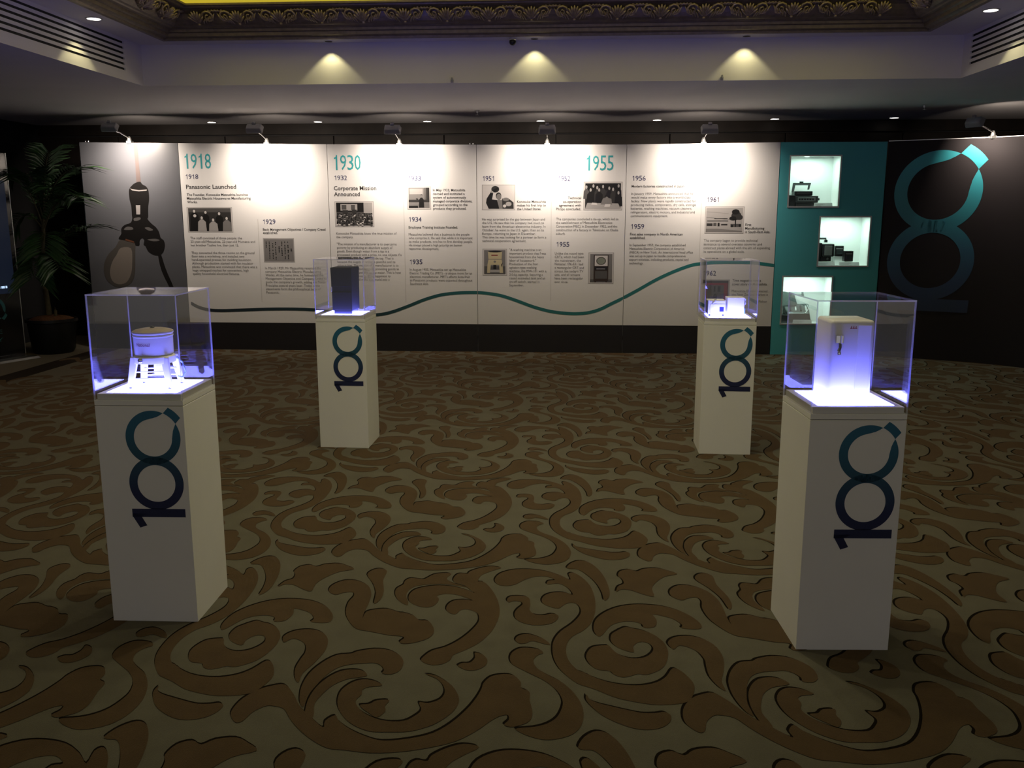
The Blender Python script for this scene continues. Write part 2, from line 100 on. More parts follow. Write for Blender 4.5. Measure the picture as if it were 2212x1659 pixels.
def ramp_mat(name, z0, z1, stops, rough=.45):
    """flat print whose ink runs through several colours with height (object Z between z0 and z1)"""
    m = bpy.data.materials.new(name); m.use_nodes = True
    nt = m.node_tree; b = nt.nodes['Principled BSDF']; b.inputs['Roughness'].default_value = rough
    tc = nt.nodes.new('ShaderNodeTexCoord'); sx = nt.nodes.new('ShaderNodeSeparateXYZ')
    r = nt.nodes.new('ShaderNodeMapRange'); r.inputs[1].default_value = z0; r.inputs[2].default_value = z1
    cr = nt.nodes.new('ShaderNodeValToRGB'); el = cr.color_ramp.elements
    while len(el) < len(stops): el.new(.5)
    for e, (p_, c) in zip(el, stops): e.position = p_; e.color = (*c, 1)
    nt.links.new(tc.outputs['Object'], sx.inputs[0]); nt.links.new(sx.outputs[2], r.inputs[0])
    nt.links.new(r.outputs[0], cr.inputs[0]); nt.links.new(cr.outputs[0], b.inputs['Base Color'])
    return m

def acrylic(name, tint, ior=1.47):
    m = bpy.data.materials.new(name); m.use_nodes = True
    nt = m.node_tree; nt.nodes.clear()
    o = nt.nodes.new('ShaderNodeOutputMaterial'); mx = nt.nodes.new('ShaderNodeMixShader')
    t = nt.nodes.new('ShaderNodeBsdfTransparent'); t.inputs[0].default_value = (*tint, 1)
    g = nt.nodes.new('ShaderNodeBsdfGlossy'); g.inputs['Roughness'].default_value = 0.015
    lw = nt.nodes.new('ShaderNodeLayerWeight'); lw.inputs[0].default_value = .5
    pw = nt.nodes.new('ShaderNodeMath'); pw.operation = 'POWER'; pw.inputs[1].default_value = 5
    f = nt.nodes.new('ShaderNodeMath'); f.operation = 'MULTIPLY_ADD'; f.inputs[1].default_value = .94; f.inputs[2].default_value = .04
    nt.links.new(lw.outputs['Facing'], pw.inputs[0]); nt.links.new(pw.outputs[0], f.inputs[0])
    nt.links.new(f.outputs[0], mx.inputs[0]); nt.links.new(t.outputs[0], mx.inputs[1]); nt.links.new(g.outputs[0], mx.inputs[2])
    nt.links.new(mx.outputs[0], o.inputs[0])
    return m

def acrylic_edge(name):
    m = bpy.data.materials.new(name); m.use_nodes = True
    nt = m.node_tree; nt.nodes.clear()
    o = nt.nodes.new('ShaderNodeOutputMaterial'); mx = nt.nodes.new('ShaderNodeMixShader'); mx.inputs[0].default_value = .6
    t = nt.nodes.new('ShaderNodeBsdfTransparent')
    ms = nt.nodes.new('ShaderNodeMixShader'); ms.inputs[0].default_value = .5
    d = nt.nodes.new('ShaderNodeBsdfDiffuse'); d.inputs[0].default_value = (.75, .76, .85, 1)
    tr = nt.nodes.new('ShaderNodeBsdfTranslucent'); tr.inputs[0].default_value = (.75, .76, .85, 1)
    nt.links.new(d.outputs[0], ms.inputs[1]); nt.links.new(tr.outputs[0], ms.inputs[2])
    nt.links.new(t.outputs[0], mx.inputs[1]); nt.links.new(ms.outputs[0], mx.inputs[2]); nt.links.new(mx.outputs[0], o.inputs[0])
    return m

M_white = mat('plinth_white_laminate', (.80, .79, .76), .45, noise=.03, scale=3)
M_panel = mat('graphic_panel_white', (.78, .77, .76), .42, spec=.35)
M_black = mat('graphic_black', (.012, .010, .011), .5)
M_bulbgrey = mat('poster_slate', (.105, .108, .122), .38, noise=.05, scale=2)
M_teal = mat('teal_board', (.080, .44, .49), .6)
M_text = mat('print_charcoal', (.045, .042, .045), .6)
M_body = mat('print_grey', (.17, .16, .165), .6)
M_navy = mat('print_navy', (.030, .030, .11), .6)
M_big = ramp_mat('print_teal_gradient', 2.05, 2.32, [(0, (.035, .30, .33)), (1, (.05, .42, .46))])
M_frameline = mat('print_hairline', (.50, .48, .46), .6)
M_ceil = mat('ceiling_paint', (.73, .70, .70), .75, noise=.03, scale=2)
M_gold = mat('aged_gilt', (.24, .19, .13), .42, metal=.4, noise=.25, scale=25)
M_wood = mat('dark_stained_wood', (.011, .0080, .0063), .6, noise=.4, scale=6, spec=.2)
M_curtain = mat('black_drape', (.010, .010, .011), .9)
M_dark = mat('black_recess', (.008, .008, .009), .8)
M_alu = mat('brushed_aluminium', (.72, .72, .70), .35, metal=.9)
M_chrome = mat('chrome', (.85, .85, .86), .12, metal=1.)
M_lampgrey = mat('lamp_housing_grey', (.30, .30, .31), .5)
M_lens = mat('lit_lamp_glass', (1, 1, 1), .4, emit=(1, .95, .85), estr=4.)
M_led = mat('led_bed_diffuser', (.9, .9, .9), .4, emit=LED, estr=1.)
M_case = acrylic('clear_acrylic', (.985, .985, .99))
M_edge = acrylic_edge('acrylic_edge')
M_blackplastic = mat('black_plastic', (.012, .012, .013), .35)
M_greyplastic = mat('grey_plastic', (.16, .17, .17), .4)
M_enamel = mat('white_enamel', (.80, .79, .76), .25)

# ------------------------------------------------------------------ mesh helpers
class MB:
    def __init__(s): s.v, s.f, s.m = [], [], []
    def add(s, vs_, fs, mi=0):
        n = len(s.v); s.v += [tuple(v) for v in vs_]; s.f += [[i + n for i in f] for f in fs]; s.m += [mi] * len(fs); return s
    def box(s, x0, x1, y0, y1, z0, z1, mi=0):
        return s.add([(x0,y0,z0),(x1,y0,z0),(x1,y1,z0),(x0,y1,z0),(x0,y0,z1),(x1,y0,z1),(x1,y1,z1),(x0,y1,z1)],
                     [(3,2,1,0),(4,5,6,7),(0,1,5,4),(1,2,6,5),(2,3,7,6),(3,0,4,7)], mi)
    def hexa(s, p, mi=0):   # 8 points bottom ring then top ring
        return s.add(p, [(3,2,1,0),(4,5,6,7),(0,1,5,4),(1,2,6,5),(2,3,7,6),(3,0,4,7)], mi)
    def lathe(s, prof, n=32, c=(0, 0, 0), mi=0, sx=1., sy=1.):
        vs_, fs = [], []
        for r, z in prof:
            for k in range(n):
                a = 2 * math.pi * k / n
                vs_.append((c[0] + r * sx * math.cos(a), c[1] + r * sy * math.sin(a), c[2] + z))
        for i in range(len(prof) - 1):
            for k in range(n):
                k2 = (k + 1) % n
                fs.append((i*n + k, i*n + k2, (i+1)*n + k2, (i+1)*n + k))
        fs.append(tuple(range(n - 1, -1, -1))); fs.append(tuple((len(prof) - 1) * n + k for k in range(n)))
        return s.add(vs_, fs, mi)
    def tube(s, pts, rad, n=8, mi=0, flat=1.):
        pts = [Vector(p_) for p_ in pts]; rs = rad if isinstance(rad, (list, tuple)) else [rad] * len(pts)
        vs_, fs = [], []
        for i, p_ in enumerate(pts):
            d = (pts[min(i + 1, len(pts) - 1)] - pts[max(i - 1, 0)]).normalized()
            u = d.cross(Vector((0, 0, 1)))
            if u.length < 1e-3: u = d.cross(Vector((1, 0, 0)))
            u.normalize(); w = u.cross(d)
            for k in range(n):
                a = 2 * math.pi * k / n
                vs_.append(p_ + rs[i] * (math.cos(a) * u + flat * math.sin(a) * w))
        for i in range(len(pts) - 1):
            for k in range(n):
                k2 = (k + 1) % n
                fs.append((i*n + k, i*n + k2, (i+1)*n + k2, (i+1)*n + k))
        fs.append(tuple(range(n - 1, -1, -1))); fs.append(tuple((len(pts) - 1) * n + k for k in range(n)))
        return s.add(vs_, fs, mi)
    def poly(s, pts, fn, mi=0):   # filled planar outline, fn maps (a,b) to 3-D
        tri = tessellate_polygon([[Vector((a, b, 0)) for a, b in pts]])
        return s.add([fn(a, b) for a, b in pts], [tuple(t) for t in tri], mi)
    def prism(s, pts, fn, mi=0):  # outline with thickness, fn maps (a,b,t) t in 0..1
        n = len(pts); tri = tessellate_polygon([[Vector((a, b, 0)) for a, b in pts]])
        s.add([fn(a, b, 1) for a, b in pts], [tuple(t) for t in tri], mi)
        s.add([fn(a, b, 0) for a, b in pts] + [fn(a, b, 1) for a, b in pts],
              [tuple(reversed(t)) for t in tri] + [(i, (i+1) % n, n + (i+1) % n, n + i) for i in range(n)], mi)
        return s
    def mesh(s, name, mats):
        me = bpy.data.meshes.new(name); me.from_pydata(s.v, [], s.f)
        for m in mats: me.materials.append(m)
        if len(mats) > 1: me.polygons.foreach_set('material_index', s.m)
        me.update(); return me
    def build(s, name, mats, parent=None, loc=None, smooth=False, bevel=0., fix=True, seg=2):
        if not isinstance(mats, (list, tuple)): mats = [mats]
        me = s.mesh(name, mats)
        if fix:
            bm = bmesh.new(); bm.from_mesh(me); bmesh.ops.recalc_face_normals(bm, faces=bm.faces[:]); bm.to_mesh(me); bm.free()
        if smooth:
            me.polygons.foreach_set('use_smooth', [True] * len(me.polygons))
        o = bpy.data.objects.new(name, me); COL.objects.link(o)
        if parent: o.parent = parent
        if loc: o.location = loc
        if bevel:
            b = o.modifiers.new('bevel', 'BEVEL'); b.width = bevel; b.segments = seg; b.limit_method = 'ANGLE'
            b.harden_normals = False
        if smooth:
            e = o.modifiers.new('edges', 'EDGE_SPLIT'); e.split_angle = math.radians(40)
        return o

def empty(name, loc=(0, 0, 0), rz=0.):
    o = bpy.data.objects.new(name, None); o.empty_display_size = .1; COL.objects.link(o)
    o.location = loc; o.rotation_euler = (0, 0, rz); return o
def tag(o, label, cat, group=None):
    o['label'] = label; o['category'] = cat
    if group: o['group'] = group
    return o
def struct(o, label=None):
    o['kind'] = 'structure'
    if label: o['label'] = label
    return o
def stuff(o): o['kind'] = 'stuff'; return o
def lamp(name, kind, parent, loc, target, watt, col, **kw):
    d = bpy.data.lights.new(name, kind); d.energy = watt; d.color = col
    for k, v in kw.items(): setattr(d, k, v)
    o = bpy.data.objects.new(name, d); COL.objects.link(o); o.parent = parent; o.location = loc
    v = Vector(target) - Vector(loc); o.rotation_euler = v.to_track_quat('-Z', 'Y').to_euler()
    return o
def spline(pts, closed=True, sub=3):
    n = len(pts); res = []
    rng = range(n) if closed else range(n - 1)
    for i in rng:
        g = (lambda k: pts[k % n]) if closed else (lambda k: pts[max(0, min(n - 1, k))])
        p0, p1, p2, p3 = g(i - 1), g(i), g(i + 1), g(i + 2)
        for j in range(sub):
            t = j / sub
            res.append(tuple(.5 * ((2*b) + (-a + c)*t + (2*a - 5*b + 4*c - d)*t*t + (-a + 3*b - 3*c + d)*t**3) for a, b, c, d in zip(p0, p1, p2, p3)))
    if not closed: res.append(pts[-1])
    return res

# ------------------------------------------------------------------ room constants
XL, XR, YB, YF = -6.90, 6.4, 11.62, -3.0
ZC, ZR = 2.75, 3.10                       # low soffit, raised ring
TX0, TX1, TY0, TY1 = -3.85, 3.33, 1.20, 8.20   # tray opening
WY = 10.48                                # front of the display wall

# ------------------------------------------------------------------ floor and carpet
M_carpet = mat('carpet_grey_olive', (.074, .071, .051), .95, noise=.14, scale=9, bump=.5, bscale=420, spec=.1, sheen=(.50, .40, .30))
M_scroll = mat('carpet_brown_scroll', (.047, .031, .0145), .95, noise=.16, scale=9, bump=.5, bscale=420, spec=.1, sheen=(.38, .24, .14))
M_outline = mat('carpet_dark_outline', (.006, .004, .002), .95, spec=.05)
floor = MB().box(XL - .1, XR + .1, YF, YB + .1, -.1, 0).build('floor', M_carpet)
struct(floor, 'dim grey-olive carpet with brown leafy scrolls')
mb = MB()
smooth_shapes = [spline(s_, True, 3) for s_ in SCROLLS]
tiles = [tessellate_polygon([[Vector((a, b, 0)) for a, b in s_]]) for s_ in smooth_shapes]
EX, EY = (1.4765, .035), (-.038, 1.415)
for i in range(-5, 6):
    for j in range(-4, 8):
        dx, dy = i * EX[0] + j * EY[0], i * EX[1] + j * EY[1]
        for s_, t_ in zip(smooth_shapes, tiles):
            cx = sum(q[0] for q in s_) / len(s_) + dx; cy_ = sum(q[1] for q in s_) / len(s_) + dy
            if not (-5.35 < cx < XR - .4 and YF + .5 < cy_ < YB - .35): continue
            mb.add([(a + dx - .0065, b + dy + .010, .0002 + .00003 * smooth_shapes.index(s_)) for a, b in s_], [tuple(t) for t in t_], 1)
            mb.add([(a + dx, b + dy, .0013 + .00003 * smooth_shapes.index(s_)) for a, b in s_], [tuple(t) for t in t_], 0)
pat = mb.build('scroll_pattern', [M_scroll, M_outline], floor, fix=False)
stuff(pat)
MB().box(-5.72, -5.45, YF, YB, 0, .0016).build('border_band', mat('carpet_border', (.035, .027, .020), .95, spec=.05), floor)

# ------------------------------------------------------------------ walls
wb = struct(empty('wall_back'), 'dark stained wood panelling behind the display wall')
seam = [-6.9, -5.85, -4.43, -3.01, -1.59, -.17, 1.25, 2.67, 4.09, 5.51, 6.4]
for a, b in zip(seam, seam[1:]):
    MB().box(a + .006, b - .006, YB, YB + .04, 0, 2.60).build('wood_panel', M_wood, wb, bevel=.003)
MB().box(XL, XR, YB - .03, YB + .05, 2.615, 2.66).box(XL, XR, YB - .015, YB + .05, 2.66, ZC).build('top_rail', M_wood, wb)
MB().box(XL, XR, YB + .05, YB + .1, 0, ZC).build('wall_backing', M_dark, wb)
struct(MB().box(XL - .1, XL, YF, YB + .1, 0, ZC).build('wall_left', M_curtain), 'black draped wall beside the palm')
struct(MB().box(XR, XR + .1, YF, YB + .1, 0, ZC).build('wall_right', M_curtain), 'black wall behind the curved panel')

# ------------------------------------------------------------------ ceiling
ce = struct(empty('ceiling'), 'grey plaster ceiling with a raised tray')
MB().box(XL - .1, XR + .1, TY1, YB + .1, ZC, ZC + .03).build('rear_soffit', M_ceil, ce)
MB().box(XL - .1, TX0, YF, TY1, ZC, ZC + .03).build('side_soffit', M_ceil, ce)
MB().box(TX1, XR + .1, YF, TY1, ZC, ZC + .03).build('side_soffit', M_ceil, ce)
MB().box(TX0, TX1, TY1, TY1 + .03, ZC + .03, ZR).build('rear_riser', M_ceil, ce)
MB().box(TX0, TX1, TY0 - .03, TY0, ZC + .03, ZR).build('front_riser', M_ceil, ce)
MB().box(TX0, TX1, YF, TY0, ZC, ZC + .03).build('front_soffit', M_ceil, ce)
MB().box(TX0 - .2, TX1 + .2, TY0 - .03, 1.42, ZR, ZR + .03).build('ring_soffit', M_ceil, ce)
CX0, CX1, CY1, CY0 = -3.56, 2.98, 8.02, 1.40      # cornice outer rectangle
MB().box(TX0, TX1, CY1 - .02, TY1 + .03, ZR, ZR + .03).build('ring_soffit', M_ceil, ce)
MB().box(TX0 - .2, CX0 + .02, 1.42, CY1 - .02, ZR, ZR + .03).build('ring_soffit', M_ceil, ce)
MB().box(CX1 - .02, TX1 + .2, 1.42, CY1 - .02, ZR, ZR + .03).build('ring_soffit', M_ceil, ce)
# coffer above the cornice, its cove light put into the ceiling as emission
M_coffer = mat('yellow_ceiling_cove_glow', (.5, .4, .1), .8, emit=COFFER, estr=COFFER_STRENGTH)
BW = .45
MB().box(CX0 + .1, CX1 - .1, CY1 - .1 - BW - .2, CY1 - .1, 3.44, 3.46).build('cove_glow_band', M_coffer, ce)
MB().box(CX0 + .1, CX0 + .1 + BW, CY0 + .1 + BW, CY1 - .3 - BW, 3.44, 3.46).build('cove_glow_band', M_coffer, ce)
MB().box(CX1 - .1 - BW, CX1 - .1, CY0 + .1 + BW, CY1 - .3 - BW, 3.44, 3.46).build('cove_glow_band', M_coffer, ce)
MB().box(CX0 + .1, CX1 - .1, CY0 + .1, CY0 + .1 + BW, 3.44, 3.46).build('cove_glow_band', M_coffer, ce)
MB().box(CX0 + .1 + BW, CX1 - .1 - BW, CY0 + .1 + BW, CY1 - .3 - BW, 3.40, 3.46).build('coffer_field', mat('coffer_field_added_glow', (.62, .55, .36), .7, emit=COFFER_FIELD, estr=1.), ce)  # painted ceiling given an added glow to light the middle from above
M_cove = mat('coffer_side_paint', (.75, .66, .35), .7)
MB().box(CX0 + .08, CX1 - .08, CY1 - .12, CY1 - .08, 3.30, 3.46).build('coffer_side', M_cove, ce)
MB().box(CX0 + .08, CX0 + .12, CY0, CY1 - .1, 3.30, 3.46).build('coffer_side', M_cove, ce)
MB().box(CX1 - .12, CX1 - .08, CY0, CY1 - .1, 3.30, 3.46).build('coffer_side', M_cove, ce)

# side risers carry long slot grilles
SL = [2.845 + .0436 * k for k in range(6)]
def vent(x, sgn, label):
    t = empty('slot_grille', (x, 3., ZC)); tag(t, label, 'air vent', 'slotted ceiling vents')
    ya, yb = TY0 - 3. + .02, 7.88 - 3. if sgn < 0 else 8.05 - 3.
    bands = [(.03, SL[0] - .0095 - ZC)] + [(SL[k] + .0095 - ZC, SL[k + 1] - .0095 - ZC) for k in range(5)] + [(SL[5] + .0095 - ZC, ZR - ZC)]
    for k, (a, b) in enumerate(bands):
        MB().box(min(0, sgn * .004), max(0, sgn * .004), ya, yb, a, b).build('slat' if 0 < k < 6 else 'face_strip', M_ceil, t)
    MB().box(min(0, sgn * .03), max(0, sgn * .03), yb, TY1 - 3., .03, ZR - ZC).build('end_plate', M_ceil, t)
    MB().box(min(sgn * .012, sgn * .03), max(sgn * .012, sgn * .03), ya, yb, .03, ZR - ZC).build('dark_plenum', M_dark, t)
vent(TX0, -1, 'long white ceiling vent with six dark slots above the palm side')
vent(TX1, 1, 'long white ceiling vent with six dark slots above the black curved panel side')

# gilt cornice: swept profile (d = inwards from the outer rectangle, z)
prof = [(0, ZR + .03), (0, ZR - .004), (.035, ZR - .004), (.04, ZR + .012), (.06, ZR + .018), (.085, ZR + .02), (.09, ZR + .045),
        (.115, ZR + .05), (.12, ZR + .07), (.15, ZR + .074), (.16, ZR + .082), (.185, ZR + .086), (.21, ZR + .10), (.235, ZR + .128), (.26, ZR + .165),
        (.30, ZR + .190), (.345, ZR + .196), (.35, ZR + .205), (.376, ZR + .208), (.38, ZR + .222), (.33, ZR + .225), (.10, ZR + .225)]
co = struct(empty('trim_1'), 'aged gilt cornice with carved acanthus around the lit coffer')
def ring_pt(k, d, z):
    return [(CX0 + d, CY0 + d, z), (CX0 + d, CY1 - d, z), (CX1 - d, CY1 - d, z), (CX1 - d, CY0 + d, z)][k % 4]
for k in range(4):
    m_ = MB()
    vs_ = [ring_pt(k, d, z) for d, z in prof] + [ring_pt(k + 1, d, z) for d, z in prof]
    n = len(prof)
    m_.add(vs_, [(i, i + 1, n + i + 1, n + i) for i in range(n - 1)])
    m_.build('moulding', M_gold, co, fix=False)
# carved relief: palmettes and paired scroll leaves sit on the sloping frieze
M_relief = mat('gilt_relief', (.42, .33, .23), .36, metal=.35, noise=.3, scale=40)
def frieze(u, h, off=0.):
    """u along the run, h 0..1 up the frieze: local frame y inwards(negative), z up"""
    d = .190 + .115 * h + .02 * math.sin(h * math.pi) ; z = ZR + .092 + .10 * h
    return Vector((u, -d - off * .75, z - off * .65))
def palmette():
    m_ = MB()
    for k in range(7):
        a = math.radians(-66 + 22 * k); L = .9 - .0 * abs(k - 3)
        pts, rr = [], []
        for t in (0, .25, .5, .75, 1.):
            u = .056 * math.sin(a) * t * 1.25; h = .06 + L * (.25 + .75 * math.cos(a)) * t
            pts.append(frieze(u, min(h, 1.02), .006 + .016 * t)); rr.append([.003, .006, .009, .011, .004][int(t * 4)])
        m_.tube(pts, rr, 6)
    m_.lathe([(.001, -.012), (.012, -.006), (.014, 0), (.010, .008), (.001, .012)], 8, tuple(frieze(0, .05, .012)))
    return m_.mesh('palmette', [M_relief])
def scroll(sg):
    m_ = MB()
    pts, rr = [], []
    for k in range(13):
        t = k / 12; a = t * 2.6 * math.pi
        r = .052 * (1 - .72 * t)
        pts.append(frieze(sg * (.105 - r * math.cos(a) * 1.0), .52 + r * math.sin(a) / .10 * .85, .012 + .008 * t)); rr.append(.010 * (1 - .5 * t))
    m_.tube(pts, rr, 6)
    for k in range(5):
        t0 = k / 5; u0 = .045 + .022 * k
        m_.tube([frieze(sg * u0, .05 + .05 * k, .006), frieze(sg * (u0 + .012), .28 + .05 * k, .018), frieze(sg * (u0 + .03), .40 + .08 * k, .010)], [.006, .009, .002], 5)
    for k in range(3):
        u0 = .10 + .03 * k
        m_.tube([frieze(sg * u0, .80, .008), frieze(sg * (u0 + .02), .97, .014), frieze(sg * (u0 + .045), .86 - .03 * k, .008)], [.004, .008, .003], 5)
    return m_.mesh('scroll_leaf', [M_relief])
PAL, SCL, SCR = palmette(), scroll(-1), scroll(1)
def relief(me, name, loc, rz):
    me.polygons.foreach_set('use_smooth', [True] * len(me.polygons))
    o = bpy.data.objects.new(name, me); COL.objects.link(o); o.parent = co; o.location = loc; o.rotation_euler = (0, 0, rz)
x = -3.14
while x < 2.62:
    relief(PAL, 'palmette', (x, CY1, 0), 0)
    if x > -3.0: relief(SCL, 'scroll_leaf', (x, CY1, 0), 0)
    if x < 2.45: relief(SCR, 'scroll_leaf', (x, CY1, 0), 0)
    x += .352
y = 7.55
while y > 5.6:
    for cx, rz in ((CX0, math.pi / 2), (CX1, -math.pi / 2)):
        relief(PAL, 'palmette', (cx, y, 0), rz); relief(SCL, 'scroll_leaf', (cx, y, 0), rz); relief(SCR, 'scroll_leaf', (cx, y, 0), rz)
    y -= .352

# ------------------------------------------------------------------ recessed downlights
def downlight(loc, label, watt, col, spot, blend, group, r=.052, lens=True):
    t = empty('recessed_downlight', loc); tag(t, label, 'downlight', group)
    MB().lathe([(r * 1.22, .0), (r * 1.22, -.004), (r, -.005), (r * .92, .02), (r * 1.0, .02), (r * 1.22, 0.0)], 24).build('trim_ring', M_alu if lens else M_ceil, t, smooth=True)
    MB().lathe([(.001, -.0045), (r * .94, -.0045), (r * .94, -.003), (.001, -.003)], 24).build('lamp_glass', M_lens if lens else M_dark, t)
    lamp('lamp_light', 'SPOT', t, (0, 0, -.012), (0, 0, -2), watt, col, spot_size=math.radians(spot), spot_blend=blend, shadow_soft_size=.03)
names = ['nearest the palm', 'second from the palm', 'third from the palm', 'fourth from the palm', 'fifth from the palm', 'sixth from the palm', 'farthest from the palm']
for (x, y), nm in zip([(-4.49, 11.36), (-3.14, 11.38), (-1.77, 11.42), (-.36, 11.45), (1.07, 11.45), (2.485, 11.42), (3.887, 11.38)], names):
    downlight((x, y, ZC), 'small lit downlight in the rear soffit behind the display wall, ' + nm, BACK_WATT, BACK_COL, 95, .6, 'downlights along the rear wall')
downlight((-3.69, 7.10, ZR), 'lit round downlight beside the slotted vent on the palm side', RING_WATT * 1.6, RING_COL, 96, .25, 'downlights in the raised ceiling ring')
downlight((3.12, 7.25, ZR), 'lit round downlight beside the slotted vent on the black panel side', RING_WATT * 1.6, RING_COL, 96, .25, 'downlights in the raised ceiling ring')
for x, nm in ((-2.116, 'casting the scallop nearest the palm'), (-.312, 'casting the middle scallop'), (1.495, 'casting the scallop nearest the teal column')):
    downlight((x, 8.115, ZR), 'recessed downlight tucked behind the gilt cornice ' + nm, RING_WATT, RING_COL, 95, .22, 'downlights in the raised ceiling ring', r=.035, lens=False)

for k, (x, y) in enumerate(((-1.1, 3.9), (.5, 3.9), (-1.1, 5.5), (.5, 5.5))):
    downlight((x, y, 3.40), 'large downlight in the yellow coffer above the ' + ['toy washing machine side of the room', 'water dispenser side of the room', 'tall black box side of the room', 'two pale boxes side of the room'][k], CENTRE_WATT, CENTRE_COL, 125, 1., 'downlights in the coffer', r=.09)
# ------------------------------------------------------------------ sprinklers and camera on the ceiling
def sprinkler(loc, label):
    t = empty('fire_sprinkler', loc); tag(t, label, 'sprinkler', 'ceiling sprinklers')
    MB().lathe([(.028, 0), (.028, -.004), (.012, -.008), (.010, -.03), (.004, -.034)], 12).build('escutcheon', M_alu, t, smooth=True)
    MB().lathe([(.003, -.034), (.003, -.048), (.02, -.05), (.02, -.053), (.001, -.053)], 12).build('deflector', M_alu, t)
sprinkler((-1.03, 10.28, ZC), 'small sprinkler head on the soffit near the third arm lamp')
sprinkler((3.75, 10.09, ZC), 'small sprinkler head on the soffit above the black curved panel')
t = empty('dome_camera', (-.50, 8.10, ZR)); tag(t, 'small black ceiling camera under the middle of the gilt cornice', 'camera')
MB().lathe([(.035, 0), (.035, -.012), (.03, -.016)], 20).build('mount', M_alu, t)
MB().lathe([(.028, -.016), (.03, -.03), (.024, -.048), (.012, -.056), (.001, -.058)], 20).build('dome', M_blackplastic, t, smooth=True)
for x, nm in ((-1.042, 'below the first gap between scallops'), (1.313, 'beside the scallop nearest the teal column')):
    t = empty('cable_clip', (x, TY1, ZC + .004)); tag(t, 'tiny dark clip on the ceiling riser ' + nm, 'clip')
    MB().box(-.012, .012, -.02, 0, 0, .025).box(-.006, .006, -.03, -.005, .012, .04).build('clip_body', M_lampgrey, t, bevel=.002)

# ------------------------------------------------------------------ text and picture tools
_cap = {}
def text_geo(line, bold):
    cu = bpy.data.curves.new('t', 'FONT'); cu.body = line; cu.size = 1; cu.resolution_u = 2; cu.offset = bold
    o = bpy.data.objects.new('t', cu); me = bpy.data.meshes.new_from_object(o)
    vs_ = [tuple(v.co) for v in me.vertices]; fs = [tuple(p_.vertices) for p_ in me.polygons]
    bpy.data.objects.remove(o); bpy.data.curves.remove(cu); bpy.data.meshes.remove(me)
    return vs_, fs
def cap_height():
    if 'c' not in _cap:
        v, _ = text_geo('H', 0); _cap['c'] = max(q[1] for q in v) - min(q[1] for q in v)
    return _cap['c']
def text_lines(mb_, lines, x, z, cap, width, pitch, align, longest, bold, fn, mi=0):
    s_ = cap / cap_height()
    geo = [text_geo(l, bold) if l else ([], []) for l in lines]
    def ext(g): return (min(v[0] for v in g[0]), max(v[0] for v in g[0]))
    a, b = ext(geo[longest]); sx = width / (b - a)
    for k, g in enumerate(geo):
        if not g[0]: continue
        a, b = ext(g); x0 = x if align == 'L' else x - (b - a) * sx
        mb_.add([fn(x0 + (v[0] - a) * sx, z - k * pitch + v[1] * s_) for v in g[0]], g[1], mi)

def year_digits(mb_, word, x, z, cap, width, stroke, fn):
    """year numbers: evenly set lining figures, the one with its flag"""
    cell = width / len(word)
    for k, ch in enumerate(word):
        x0 = x + k * cell
        if ch == '1':
            r = .68; l = r - stroke
            mb_.poly([(x0 + u * cell, z + v * cap) for u, v in ((l, 0), (r, 0), (r, 1), (r - stroke * .7, 1), (.47, .88), (.22, .815), (.22, .72), (l, .76))], fn)
        else:
            vs_, fs = text_geo(ch, 0)
            a, b = min(v[0] for v in vs_), max(v[0] for v in vs_); c, d = min(v[1] for v in vs_), max(v[1] for v in vs_)
            mb_.add([fn(x0 + cell * (.07 + .86 * (v[0] - a) / (b - a)), z + cap * (v[1] - c) / (d - c)) for v in vs_], fs)

def on_wall(off):
    return lambda a, b: (a, WY - off, b)

# ------------------------------------------------------------------ display wall
def top_z(x):
    pts = [(-5.75, 2.445), (-4.57, 2.428), (-2.80, 2.406), (-1.06, 2.393), (.65, 2.386), (2.37, 2.402), (3.6, 2.404)]
    for (a, za), (b, zb) in zip(pts, pts[1:]):
        if x <= b: return za + (zb - za) * (x - a) / (b - a)
    return pts[-1][1]
wall = empty('display_wall', (-1.69, WY, 0))
tag(wall, 'long white timeline display wall with printed years, photos and a teal wave line', 'display wall')
def wl(mb_, name, mats, parent, **kw):     # geometry given in world metres, stored relative to the wall's base
    mb_.v = [(v[0] + 1.69 if parent is wall or parent in panels else v[0], v[1] - WY, v[2]) for v in mb_.v]
    return mb_.build(name, mats, parent, **kw)
SE = [-5.75, -4.562, -2.80, -1.062, .648, 2.362]
ZB = .331
panels = []
for k in range(5):
    a, b = SE[k] + .003, SE[k + 1] - .003
    m_ = MB(); za, zb = top_z(a), top_z(b)
    m_.hexa([(a, WY, ZB), (b, WY, ZB), (b, WY + .03, ZB), (a, WY + .03, ZB), (a, WY, za), (b, WY, zb), (b, WY + .03, zb), (a, WY + .03, za)])
    o = wl(m_, 'graphic_panel', M_bulbgrey if k == 0 else M_panel, wall)
    o['label'] = ['slate grey poster panel with a hanging light bulb', 'white panel headed 1918', 'white panel headed 1930', 'white panel headed 1955', 'white panel with years 1956 to 1962'][k]
    panels.append(o)
    m_ = MB().box(a, b, WY, WY + .03, 0, ZB - .002)
    wl(m_, 'kick_panel', M_black, wall)['label'] = 'black base panel'
m_ = MB()
for s_ in SE: m_.box(s_ - .02, s_ + .02, WY + .03, WY + .07, 0, top_z(s_) - .01)
for z in (.15, 1.2, 2.3): m_.box(SE[0], SE[-1], WY + .03, WY + .06, z, z + .04)
wl(m_, 'support_frame', M_alu, wall)
for x in (-5.66, -1.12):
    m_ = MB(); 
    for dx in (-.018, .018): m_.lathe([(.010, 0), (.012, .006), (.010, .018), (.004, .022)], 10, (x + dx, WY + .015, top_z(x)))
    wl(m_, 'top_clip', M_chrome, wall, smooth=True)
